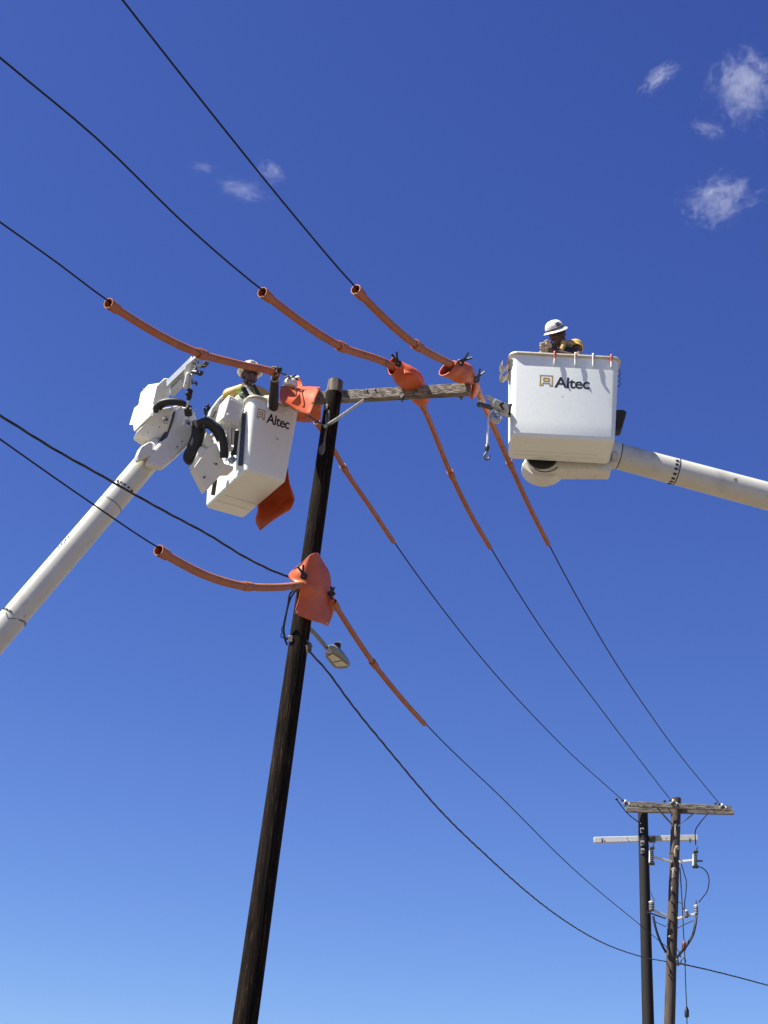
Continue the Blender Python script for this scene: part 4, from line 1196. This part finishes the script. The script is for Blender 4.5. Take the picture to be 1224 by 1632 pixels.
tag(man_r, 'worker in white hard hat and yellow sleeve resting folded hands on the wide bucket rim', 'person')
org_r = world_loc(man_r)
cl = MB()
cl.capsule(hip-V((0,0,0.05)), chest, 0.155, 0.178); cl.capsule(chest, neck-u_*0.075, 0.165, 0.075); cl.capsule(sh_l, sh_r, 0.085, 0.085)
cl.build('shirt', SHIRT, man_r, remesh=0.014, smoothit=3)
tr = MB(); legs(tr, hip, floor_r, FR.ex, -FR.ey, scale=1.18); tr.capsule(hip+V((0,0,-0.06)), hip+V((0,0,0.05)), 0.165, 0.16)
tr.build('trousers', JEANS, man_r, remesh=0.015, smoothit=2)
boots(man_r, hip, floor_r, FR.ex, -FR.ey)
hat(man_r, hc+u_*0.066, u_, f_, 0.95)
eyes(man_r, hc, u_, f_, s_d, s=1.12)
# wide rubber sleeve with an open cuff on the image-right arm
ax = (el_r-sh_r).normalized()
prof = [(0.045, -0.045), (0.068, -0.03), (0.076, 0.02), (0.072, 0.07), (0.078, 0.12), (0.070, 0.122), (0.062, 0.07), (0.05, 0.0)]
MB().rev(sh_r-ax*0.02, ax, [(r, h) for r, h in prof], 28).build('sleeve', YELLOW, man_r, angle=50)
MB().capsule(sh_l-V((0,0,0.0)), sh_l.lerp(el_l, 0.75), 0.088, 0.078).build('sleeve', SHIRT, man_r, remesh=0.014)
MB().capsule(sh_r, P(903, 553, 18.32), 0.090, 0.075).capsule(P(904, 552, 18.34), neck-u_*0.07, 0.055, 0.05).build('sleeve_yoke', YELLOW, man_r, remesh=0.012, smoothit=2)
MB().capsule(P(900, 560, 18.16), P(912, 563, 18.13), 0.062, 0.066).build('forearm_cuff', DARKCLOTH, man_r, remesh=0.012)
MB().tube(crom([P(898, 545, 18.16), P(897, 553, 18.12), P(893, 563, 18.11)], 4), [0.03]*9, 8).build('harness_strap', YELLOW, man_r)
def glove_fist(root, base, along, across, m, name='glove', k0=1.0):
    """closed hand: palm, four bent fingers stacked across, thumb from the palm side"""
    al = V(along).normalized(); ac = V(across).normalized(); nrm = al.cross(ac).normalized()
    if nrm.dot(FWD) > 0: nrm = -nrm
    mb = MB()
    mb.ell(base, al*0.05*k0, ac*0.045*k0, nrm*0.022*k0, 12, 8)
    for i in range(4):
        o = base + ac*(0.034-0.0235*i)*k0 + al*0.035*k0
        L = (0.040, 0.046, 0.043, 0.034)[i]*k0
        k1 = o + al*L; k2 = k1 + (al*-0.15+nrm*0.95)*0.026*k0; k3 = k2 + (al*-0.9+nrm*0.25)*L*0.7
        mb.capsule(o, k1, 0.0105*k0, 0.010*k0, 8); mb.capsule(k1, k2, 0.010*k0, 0.0095*k0, 8); mb.capsule(k2, k3, 0.0095*k0, 0.0085*k0, 8)
    t0_ = base + ac*0.03*k0 - al*0.02*k0; t1_ = t0_ + (ac*0.6+al*0.6+nrm*0.5).normalized()*0.04*k0; t2_ = t1_ + (al*0.9+nrm*0.4-ac*0.3).normalized()*0.032*k0
    mb.capsule(t0_, t1_, 0.015*k0, 0.012*k0, 8); mb.capsule(t1_, t2_, 0.012*k0, 0.010*k0, 8)
    return mb.build(name, m, root, remesh=0.0055, smoothit=1)
glove_fist(man_r, P(873, 551.5, 18.02), cdir(-1, -0.15, 0.1), cdir(-0.1, 1, 0), LEATHER, k0=1.15)
glove_fist(man_r, P(880, 555.5, 18.06), cdir(-0.7, 0.7, 0.1), cdir(0.7, 0.7, 0), BLACKGLOVE, k0=1.1)
MB().capsule(P(882, 558, 18.08), P(896, 563, 18.14), 0.044, 0.055).build('glove_gauntlet', DARKCLOTH, man_r, remesh=0.012)
MB().capsule(P(869, 557, 18.02), P(864, 566, 18.11), 0.04, 0.05).build('glove_gauntlet', LEATHER, man_r, remesh=0.012)

# worker in the narrow bucket: one arm up, steadying the hose
hc = P(397, 601, 18.76)
up_l = V((0.02, -0.06, 1)); fw_l = V((0.42, -0.9, 0.0))
floor_l = LF.o.z+0.04
hip = LF(0.26, 0.30, 0); hip.z = floor_l+0.86
chest = V((hc.x+0.01, hc.y+0.06, hc.z-0.36))
body = MB()
u_, f_, s_d = head_parts(body, hc, up_l, fw_l, 1.18)
neck = hc-u_*0.1
body.capsule(hip, chest, 0.13, 0.15); body.capsule(chest, neck-u_*0.03, 0.13, 0.055)
legs(body, hip, floor_l, LF.ex, -LF.ey, spread=0.10)
sh_r = P(418, 630, 18.68); sh_l = P(366, 630, 18.78)
el_r = P(435.5, 646, 18.45); hand = wl.at(wl.s(437, 590), 0.02); wrist = P(438, 603, 18.0)
el_l = P(352, 668, 18.86); hand_l = P(366, 690, 18.81)
body.capsule(sh_r, el_r, 0.055, 0.046); body.capsule(el_r, wrist, 0.043, 0.032); body.capsule(wrist, hand+V((0,0,0.03)), 0.03, 0.028)
body.capsule(sh_l, el_l, 0.055, 0.046); body.capsule(el_l, hand_l, 0.042, 0.032)
man_l = body.build('person', SKIN, None, remesh=0.011, smoothit=2)
tag(man_l, 'bearded worker in white hard hat, black-sleeved arm raised to the orange hose', 'person')
cl = MB()
cl.capsule(hip-V((0,0,0.05)), chest, 0.155, 0.178); cl.capsule(chest, neck-u_*0.08, 0.165, 0.072)
cl.build('shirt', CAMO, man_l, remesh=0.014, smoothit=3)
tr = MB(); legs(tr, hip, floor_l, LF.ex, -LF.ey, spread=0.10, scale=1.18); tr.capsule(hip+V((0,0,-0.06)), hip+V((0,0,0.05)), 0.165, 0.16)
tr.build('trousers', JEANS, man_l, remesh=0.015, smoothit=2)
boots(man_l, hip, floor_l, LF.ex, -LF.ey, spread=0.10)
MB().capsule(sh_r+V((-0.03,0.02,0.0)), sh_r.lerp(el_r, 0.75), 0.095, 0.075).capsule(P(407, 620, 18.70), sh_r, 0.055, 0.092).build('sleeve', YELLOW, man_l, remesh=0.012, smoothit=2)
MB().capsule(sh_l+V((0.03,0.02,0.0)), sh_l.lerp(el_l, 0.9), 0.095, 0.085).capsule(P(385, 619, 18.76), sh_l, 0.055, 0.092).build('sleeve', YELLOW, man_l, remesh=0.012, smoothit=2)
MB().capsule(el_r+V((0,0,-0.02)), el_r.lerp(wrist, 0.95), 0.064, 0.052).capsule(el_r, el_r.lerp(sh_r, 0.35), 0.064, 0.066).build('glove_sleeve', BLACKGLOVE, man_l, remesh=0.012, smoothit=1)
for (a, b, r, m) in (((388,619),(396,634),.03,DARKCLOTH), ((404,614),(413,630),.022,DARKCLOTH), ((384,628),(400,640),.02,CAMO)):
    MB().capsule(P(*a, 18.54), P(*b, 18.53), r, r).build('harness_strap', m, man_l)
MB().box(P(383, 621.5, 18.56), cdir(.04,.008,0), cdir(-.005,.026,0), cdir(0,0,.02)).build('radio', GREENTAG, man_l, bevel=0.006)
hat(man_l, hc+u_*0.07, u_, f_, 1.06)
eyes(man_l, hc, u_, f_, s_d, s=1.18)
MB().ell(hc+f_*0.045-u_*0.085, s_d*0.062, f_*0.062, u_*0.05).ell(hc+s_d*0.055-u_*0.05+f_*0.02, s_d*0.022, f_*0.035, u_*0.05).ell(hc-s_d*0.055-u_*0.05+f_*0.02, s_d*0.022, f_*0.035, u_*0.05).build('beard', BEARD, man_l, remesh=0.010, smoothit=1)
# gripping hand: fingers curl round the hose, thumb on the other side
hax = (wl.at(wl.s(437, 590)-0.1)-wl.at(wl.s(437, 590)+0.1)).normalized()
side_h = hax.cross(V((0,0,1))).normalized(); up_h = side_h.cross(hax).normalized()
if side_h.y > 0: side_h = -side_h
hcx = wl.at(wl.s(438, 590), 0.022)
mb = MB()
def circ(th, r, off): return hcx + hax*off + side_h*math.cos(th)*r + up_h*math.sin(th)*r
mb.ell(circ(math.radians(35), 0.062, 0.0), hax*0.048, (up_h*0.7-side_h*0.7)*0.046, (side_h*0.8+up_h*0.6)*0.020, 12, 8)
for i, off in enumerate((-0.036, -0.012, 0.012, 0.036)):
    r0 = 0.056
    ths = [math.radians(a) for a in (50, 95, 145, 190+(5, 12, 8, -6)[i])]
    q = [circ(t, r0, off) for t in ths]
    for a, b in zip(q, q[1:]): mb.capsule(a, b, 0.0125, 0.0115, 8)
q = [circ(math.radians(20), 0.062, -0.03), circ(math.radians(-25), 0.060, -0.05), circ(math.radians(-60), 0.056, -0.055)]
for a, b in zip(q, q[1:]): mb.capsule(a, b, 0.015, 0.012, 8)
mb.capsule(circ(math.radians(20), 0.066, 0.01), wrist, 0.034, 0.040)
mb.build('glove', BLACKGLOVE, man_l, remesh=0.006, smoothit=1)
MB().rev(wrist, (hand-wrist), [(0.045,-0.02),(0.05,0.0),(0.046,0.012)], 16).build('glove_cuff', LEATHER, man_l)
# E4
# ------------------------------------------------------------------ far pole hardware
zf = lambda x, y: zm(x, y, 5.564, 960, 1255)
zg = lambda x, y: zm(x, y, 8.743, 1000, 1330)
zh = lambda x, y: zm(x, y, 4.163, 930, 1250)
def far_arm(name, a, b, h, w, m, label):
    root = thing(name, (a+b)/2, label, 'crossarm', 'crossarms on the distant poles')
    MB().bar(a, b, w, h).build('timber' if m is not FIBREARM else 'beam', m, root, bevel=0.006, segs=1)
    return root
DF = 36.62
fa = far_arm('crossarm', FP(995, 1281.2, DF), FP(1165.5, 1288.3, DF-0.1), 0.115, 0.09, ARM, 'front grey timber crossarm of the pair on the brown distant pole')
far_arm('crossarm', FP(997, 1290.5, DF+0.36), FP(1169.5, 1294.8, DF+0.26), 0.115, 0.09, ARM, 'rear grey timber crossarm of the pair on the brown distant pole')
wa = far_arm('crossarm', FP(946.5, 1339, 37.25), FP(1111.5, 1335, 37.25), 0.13, 0.10, FIBREARM, 'white fibreglass crossarm behind the dark new distant pole')
for x in (960, 1000, 1062, 1100):
    MB().prism([FP(x-2, 1334, 37.18), FP(x, 1338.5, 37.18), FP(x+2, 1334, 37.18), FP(x+1, 1343, 37.18), FP(x-1, 1343, 37.18)] if x in (960, 1100) else
               [FP(x-.8, 1335.5, 37.18), FP(x+.8, 1335.5, 37.18), FP(x+.8, 1337.3, 37.18), FP(x-.8, 1337.3, 37.18)], V((0, 0.01, 0))).build('bolt_plate', STEEL, wa)
MB().box(FP(1039.5, 1337.5, 37.10), cdir(.07,0,0), cdir(0,.075,0), cdir(0,0,.06)).build('gain_block', STEEL, wa, bevel=0.01)
# braces
for a, b, d, m in (((1047,1287),(1071,1314),DF+0.02,STEEL), ((1052,1294),(1074,1317),DF+0.05,GALV), ((1111,1291),(1086,1313),DF+0.30,STEEL), ((1116,1291),(1080,1317),DF+0.02,GALV)):
    MB().bar(FP(*a, d), FP(*b, d), 0.016, 0.06, V((0,1,0))).build('brace', m, fa)
MB().rev(FP(1076, 1315, DF+0.02), V((0,1,0)), [(0.03,-0.03),(0.03,0.03)], 10).build('brace_bolt', GALV, fa)
for px in (1044, 1112, 1016):
    MB().rev(FP(px, 1281.5+(px-1000)*0.043, DF-0.06), V((0,1,0)), [(0.014,-0.012),(0.014,0.02)], 8).build('bolt', STEEL, fa)
# insulators of the incoming wires
for nm, p, lb in (('left', FI_L, 'small white strain insulator at the left end of the distant double crossarm'), ('mid', FI_M, 'small white strain insulator beside the brown pole top'),
                  ('right', FI_R, 'small white strain insulator at the right end of the distant double crossarm')):
    root = thing('insulator', p, lb, 'insulator', 'insulators on the distant crossarm')
    dv = (cdir(0.75, -0.6, 0)).normalized()
    for k in range(3):
        MB().rev(p+dv*(0.02+0.055*k), dv, [(0.02,-0.02),(0.058,-0.012),(0.062,0.004),(0.03,0.016),(0.02,0.03)], 14).build('disc', PORC if k != 1 else GREYPORC, root)
    MB().capsule(p-dv*0.03, p+dv*0.18, 0.014, 0.014, 8).build('rod', STEEL, root)
    MB().capsule(p+cdir(-0.03,0.02,0), p+cdir(0.03,-0.02,0), 0.03, 0.026, 8).build('clamp', STEEL, root)
# jumpers with dark tips
jl_ = (([(982.3,1273.5,36.7),(990,1284,36.72),(1003,1299,36.8),(1018,1310.5,36.95)], 'thin jumper wire with dark ball tip crossing to the dark new pole'),
       ([(1059,1276.5,36.7),(1061,1284,36.75),(1066,1290,36.85),(1070,1296,36.95)], 'short jumper wire with dark ball tip left of the brown pole top'),
       ([(1140.5,1280.5,36.6),(1138,1286,36.7),(1134,1291,36.9),(1126,1299,37.0),(1113,1315,37.0),(1108,1326,37.0),(1109,1347,36.9)], 'jumper wire dropping from the distant crossarm to the fuse cutout'))
for pts, lb in jl_:
    root = thing('jumper_wire', FP(*pts[0]), lb, 'wire', 'jumper wires on the distant pole')
    MB().tube(crom([FP(*p) for p in pts], 6), 0.0125, 6).build('wire', WIRE, root)
    MB().ell(FP(*pts[0]), RGT*.035, UPV*.03, FWD*.03, 12, 8).build('ball_tip', JACKET, root)
# staples on the dark pole
for k, (x, y) in enumerate(((1023,1323.5), (1023.5,1344), (1024,1356.5))):
    c = P(x, y, new_d(y)-0.13)
    mb = MB()
    mb.bar(c+cdir(-.03,-.045,0), c+cdir(-.03,.05,0), 0.022, 0.02).bar(c+cdir(-.04,.05,0), c+cdir(.04,.05,0), 0.022, 0.02).bar(c+cdir(-.04,-.045,0), c+cdir(.015,-.045,0), 0.022, 0.02).bar(c+cdir(.035,.05,0), c+cdir(.035,.015,0), 0.022, 0.02)
    mb.build('staple', PORC, new_pole, smooth=False)
MB().box(P(1021, 1312, new_d(1312)-0.12), cdir(.012,0,0), cdir(0,.012,0), cdir(0,0,.01)).build('tack', PORC, new_pole)
# fuse cutouts
def cutout(x, ytop, ybot, root_pt, label, stub):
    root = thing('fuse_cutout', FP(x, ybot, DF+0.1), label, 'fuse cutout', 'fuse cutouts on the brown pole')
    a = FP(x, ybot, DF); b = FP(x, ytop, DF)
    dv = (b-a).normalized(); L = (b-a).length
    prof = [(0.03, 0.0)]
    for k in range(6):
        h = L*(0.1+0.13*k); prof += [(0.03, h), (0.055, h+0.008), (0.055, h+0.02), (0.03, h+0.03)]
    prof += [(0.03, L)]
    MB().rev(a, dv, prof, 14).build('insulator_body', GREYPORC, root)
    MB().tube([a+cdir(-.05,0.02,.02), b+cdir(-.045,-0.05,.02)], 0.02, 8).build('fuse_tube', PORC, root)
    MB().box(b+cdir(0.01,0.01,.02), cdir(.055,0,0), cdir(0,.03,0), cdir(0,0,.03)).build('top_contact', STEEL, root, bevel=0.005)
    MB().box(a+cdir(0.0,0.0,.02), cdir(.065,0,0), cdir(0,.035,0), cdir(0,0,.03)).build('hinge', STEEL, root, bevel=0.005)
    MB().capsule(b+cdir(0.02,0.02,0), b+cdir(0.06,0.13,0), 0.018, 0.01, 8).build('lead_clamp', STEEL, root)
    MB().bar(a.lerp(b, 0.45), FP(*root_pt, DF+0.08), 0.05, 0.05).build('bracket', FIBREARM, root, bevel=0.006)
    MB().bar(a.lerp(b, 0.4)+cdir(0.0,0,0), a.lerp(b, 0.4)+cdir(stub,-0.01,0), 0.03, 0.035).build('stub', STEEL, root)
cutout(1038.5, 1352, 1376, (1071, 1373.5), 'fuse cutout beside the dark new pole on a white bracket', -0.07)
cutout(1108, 1358, 1381, (1082, 1373.5), 'fuse cutout on the right-hand white bracket, with the looping wire below', 0.17)
def termination(x, ytop, ybot, label, root_pt=None, lead=True, r=0.05):
    root = thing('cable_termination', FP(x, ybot, DF+0.05), label, 'cable termination', 'terminations on the brown pole')
    a = FP(x, ybot, DF); b = FP(x, ytop, DF); dv = (b-a).normalized(); L = (b-a).length
    prof = [(r*.7, -0.02), (r, 0.0)]
    for k in range(3): prof += [(r, L*(0.1+0.3*k)), (r*1.15, L*(0.15+0.3*k)), (r, L*(0.2+0.3*k))]
    prof += [(r, L), (r*0.5, L+0.02), (r*0.4, L+0.05)]
    MB().rev(a, dv, prof, 14).build('shed_body', GREYPORC, root)
    MB().rev(b, dv, [(r*1.1, -0.01), (r*1.1, 0.015), (r*.6, 0.025)], 14).build('cap', PORC, root)
    if lead: MB().capsule(b+dv*0.03, b+dv*0.14, 0.022, 0.008, 8).build('lead_pin', STEEL, root)
    if root_pt:
        MB().bar(a+cdir(0,.02,0), FP(*root_pt, DF+0.08), 0.05, 0.05).build('bracket', FIBREARM, root, bevel=0.006)
    return root
termination(1038.5, 1438, 1451, 'grey cable termination beside the dark new pole on a white lower bracket', (1064, 1460.5), False, 0.06)
termination(1109.5, 1444, 1457.5, 'grey cable termination on the outer end of the right lower bracket', (1080, 1464), True, 0.045)
termination(1094, 1452, 1461.5, 'small grey arrester near the pole on the right lower bracket', None, False, 0.045)
tag(MB().bar(FP(1061, 1464, DF+0.02), FP(1031.5, 1453.5, DF+0.0), 0.03, 0.03).build('bracket_stub', STEEL), 'thin dark bar under the left lower bracket of the brown pole', 'bracket')
cab = [([(1041,1460,36.6),(1044,1475,36.58),(1049,1492,36.6),(1055,1506,36.65),(1061.5,1518,36.7)], .028, JACKET, 'black cable', 'thick black cable curving from the left termination into the brown pole'),
       ([(1110,1460,36.6),(1108,1475,36.55),(1104,1490,36.55),(1095,1506,36.55),(1086,1517,36.6),(1078,1527,36.68)], .030, JACKET, 'black cable', 'thick black cable curving from the right termination into the brown pole'),
       ([(1111,1381,36.6),(1119,1383,36.6),(1127,1391,36.6),(1130,1404,36.6),(1127,1420,36.6),(1120,1430,36.6),(1113.5,1438,36.6)], .013, WIRE, 'loop wire', 'wide looping wire on the right of the brown pole'),
       ([(1086,1377,36.7),(1090.5,1393,36.7),(1094,1406,36.7),(1093,1425,36.7),(1091,1440,36.7),(1092.5,1451,36.65)], .012, WIRE, 'drop wire', 'wavy thin wire running down to the small arrester'),
       ([(1083.5,1383,36.75),(1086,1420,36.7),(1088,1455,36.6),(1089,1480,36.5),(1090,1500,36.45)], .013, WIRE, 'drop wire', 'straight thin wire beside the brown pole above the upper red-brown weight'),
       ([(1081.5,1438,36.72),(1086,1440,36.65),(1089,1447,36.6),(1091.5,1452,36.6)], .010, WIRE, 'drop wire', 'short curved wire from the brown pole to the small arrester'),
       ([(1040,1466,36.6),(1050,1472,36.62),(1062,1477,36.66)], .009, WIRE, 'ground wire', 'thin ground wire under the left lower bracket'),
       ([(1080,1479,36.62),(1090,1474,36.6),(1105,1467,36.6)], .009, WIRE, 'ground wire', 'thin ground wire under the right lower bracket'),
       ([(1037.5,1422,36.9),(1040,1430,36.75),(1043,1434,36.65),(1042,1438,36.62)], .010, WIRE, 'lead wire', 'short lead wire above the termination beside the dark new pole'),
       ([(1079,1512,36.66),(1083,1519,36.6),(1085,1526,36.6)], .012, WIRE, 'lead wire', 'small curled lead on the right side of the brown pole low down')]
for pts, r, m, nm, lb_ in cab:
    tag(MB().tube(crom([FP(*p) for p in pts], 7), r, 8).build(nm.replace(' ', '_'), m), lb_, nm.split()[-1], 'wiring on the brown pole')
# line post with weights
for pts, w0, w1, lb_ in (([(1090,1500,36.45),(1091.5,1530,36.4),(1093,1575,36.35),(1094.5,1606,36.3)], 1503, 1514, 'thin hanging wire with a red-brown weight beside the brown pole'),):
    root = thing('hanging_wire', FP(1094.5, 1632, 36.3), lb_, 'wire')
    MB().tube(crom([FP(*p) for p in pts]+[FP(1094.8, 1632, 36.3), FP(1096, 1700, 36.2)], 5), 0.012, 6).build('wire', WIRE, root)
    for (x, y0, y1, m) in ((1090.2, 1503, 1514, REDBROWN), (1094.6, 1609, 1621, BLACK)):
        a = FP(x, y1, 36.4); b = FP(x, y0, 36.4)
        MB().rev(a, (b-a), [(0.02,-0.015),(0.042,0.0),(0.05,0.02),(0.05,(b-a).length-0.02),(0.042,(b-a).length),(0.015,(b-a).length+0.06)], 14).build('weight', m, root)
# clevis where the service cable meets the brown pole, steps and gains on the old shaft
cv = thing('cable_clevis', FP(1080, 1535, 36.7), 'small dark clevis holding the service cable at the brown pole', 'clamp')
MB().capsule(FP(1079, 1530, 36.62), FP(1080.5, 1537, 36.62), 0.035, 0.035, 10).build('spool', STEEL, cv)
MB().tube(crom([FP(1078, 1537, 36.62), FP(1084, 1537, 36.6), FP(1086, 1530, 36.58), FP(1090, 1527, 36.58), FP(1092.5, 1531, 36.6), FP(1091, 1537, 36.62)], 5), 0.014, 7).build('tail', JACKET, cv)
for x, y, w, h in ((1077,1304,.03,.07), (1076.5,1330,.028,.20), (1079,1351,.05,.05), (1076,1362,.03,.16), (1074,1386,.06,.05), (1073.5,1395,.045,.14), (1071,1418,.02,.06), (1067.5,1493,.03,.03)):
    c = FP(x, y, 36.8-0.128)
    rows = []
    for i in range(7):
        t = i/6*2-1
        hw = w*math.sqrt(max(0.02, 1-t*t))*(1+.5*noise.noise(V((x, t*3, y))))
        rows.append([c+cdir(hw*(k-1)+0.01*noise.noise(V((t*4, x, 0))), t*h, 0.012 if k == 1 else -0.004) for k in range(3)])
    MB().loft(rows, False, False, closed=False).build('bark_scar', mat('pale_scar', (0.55, 0.48, 0.38), 0.9, var=0.5, vscale=20), old_pole, solid=0.006)
for x, y in ((1066,1359.5), (1068,1360)):
    MB().capsule(FP(x, y, DF), FP(x+5, y+0.5, DF+0.05), 0.014, 0.014, 8).build('pole_step', STEEL, old_pole)
for x, y, a in ((1073,1424,-50), (1072,1440,-50), (1073.5,1456,-50), (1072,1470,-45), (1068,1548,-80), (1068,1556,-50)):
    c = FP(x, y, 36.8-0.128); dv = cdir(math.cos(math.radians(a)), math.sin(math.radians(a)), 0)
    MB().bar(c-dv*0.06, c+dv*0.06, 0.022, 0.02).build('gaff_mark', BLACK, old_pole)

# ------------------------------------------------------------------ clouds: thin lumpy volumes high up
def cloud_mat(seed, dens, scale, lo):
    m = bpy.data.materials.new('cloud_vapour')
    m.use_nodes = True
    nt = m.node_tree
    nt.nodes.clear()
    out = nt.nodes.new('ShaderNodeOutputMaterial')
    pv = nt.nodes.new('ShaderNodeVolumePrincipled')
    pv.inputs['Color'].default_value = (1, 1, 1, 1)
    pv.inputs['Anisotropy'].default_value = 0.0
    tc = nt.nodes.new('ShaderNodeTexCoord')
    n = nt.nodes.new('ShaderNodeTexNoise')
    n.noise_dimensions = '4D'
    n.inputs['W'].default_value = seed
    n.inputs['Scale'].default_value = scale
    n.inputs['Detail'].default_value = 7.0
    n.inputs['Roughness'].default_value = 0.68
    n.inputs['Distortion'].default_value = 1.1
    nt.links.new(tc.outputs['Object'], n.inputs['Vector'])
    # fade towards the edge of the puff (object space, unit sphere)
    ln = nt.nodes.new('ShaderNodeVectorMath'); ln.operation = 'LENGTH'
    nt.links.new(tc.outputs['Object'], ln.inputs[0])
    fall = nt.nodes.new('ShaderNodeMapRange')
    fall.inputs['From Min'].default_value = 0.15; fall.inputs['From Max'].default_value = 1.0
    fall.inputs['To Min'].default_value = 0.10; fall.inputs['To Max'].default_value = -0.28
    nt.links.new(ln.outputs['Value'], fall.inputs['Value'])
    ad = nt.nodes.new('ShaderNodeMath'); ad.operation = 'ADD'
    nt.links.new(n.outputs['Fac'], ad.inputs[0]); nt.links.new(fall.outputs[0], ad.inputs[1])
    mr = nt.nodes.new('ShaderNodeMapRange')
    mr.inputs['From Min'].default_value = lo; mr.inputs['From Max'].default_value = lo+0.14
    mr.inputs['To Min'].default_value = 0.0; mr.inputs['To Max'].default_value = dens
    nt.links.new(ad.outputs[0], mr.inputs['Value'])
    nt.links.new(mr.outputs[0], pv.inputs['Density'])
    nt.links.new(pv.outputs[0], out.inputs['Volume'])
    m.cycles.volume_step_rate = 0.35
    return m
def cloud(px, py, w, h, ang, seed, dens, lo, label, scale=1.9):
    D = 950.0
    c = P(px, py, D)
    k = D/F_PX
    mb = MB()
    mb.ell((0,0,0), (1,0,0), (0,1,0), (0,0,1), 20, 12)
    me = bpy.data.meshes.new('cloud')
    me.from_pydata([tuple(v*(0.93+0.12*noise.noise(v*2+V((seed, 0, 0))))) for v in mb.v], [], mb.f)
    o = bpy.data.objects.new('cloud', me)
    col.objects.link(o)
    a = math.radians(ang)
    r = RGT*math.cos(a)+UPV*math.sin(a); u = UPV*math.cos(a)-RGT*math.sin(a)
    rot = Matrix((r*(w/2*k), u*(h/2*k), FWD*(min(w, h)/2*k))).transposed().to_4x4()
    o.matrix_world = Matrix.Translation(c) @ rot
    me.materials.append(cloud_mat(seed, dens, scale, lo))
    return tag(o, label, 'cloud', 'thin wispy clouds')
cloud(1050, 122, 160, 66, 38, 3.1, 0.030, 0.485, 'thin slanting cloud wisp left of the largest cloud near the upper right corner', 3.4)
cloud(1186, 138, 215, 240, 0, 7.7, 0.0155, 0.495, 'largest ragged pale cloud at the upper right edge of the sky', 4.2)
cloud(1127, 206, 118, 60, -18, 5.2, 0.020, 0.475, 'small cloud puff just below the largest upper right cloud', 3.0)
cloud(1146, 318, 240, 160, 22, 9.4, 0.017, 0.492, 'pale broken cloud at the right edge above the wide bucket', 4.2)
cloud(386, 303, 190, 80, -12, 2.3, 0.013, 0.49, 'faint cloud streak beside the uppermost wire', 3.6)
cloud(434, 274, 100, 70, -20, 12.4, 0.016, 0.48, 'faint small cloud puff touching the uppermost wire', 3.0)
cloud(325, 268, 95, 40, -12, 15.8, 0.018, 0.475, 'tiny faint cloud wisp left of the other faint ones', 3.0)
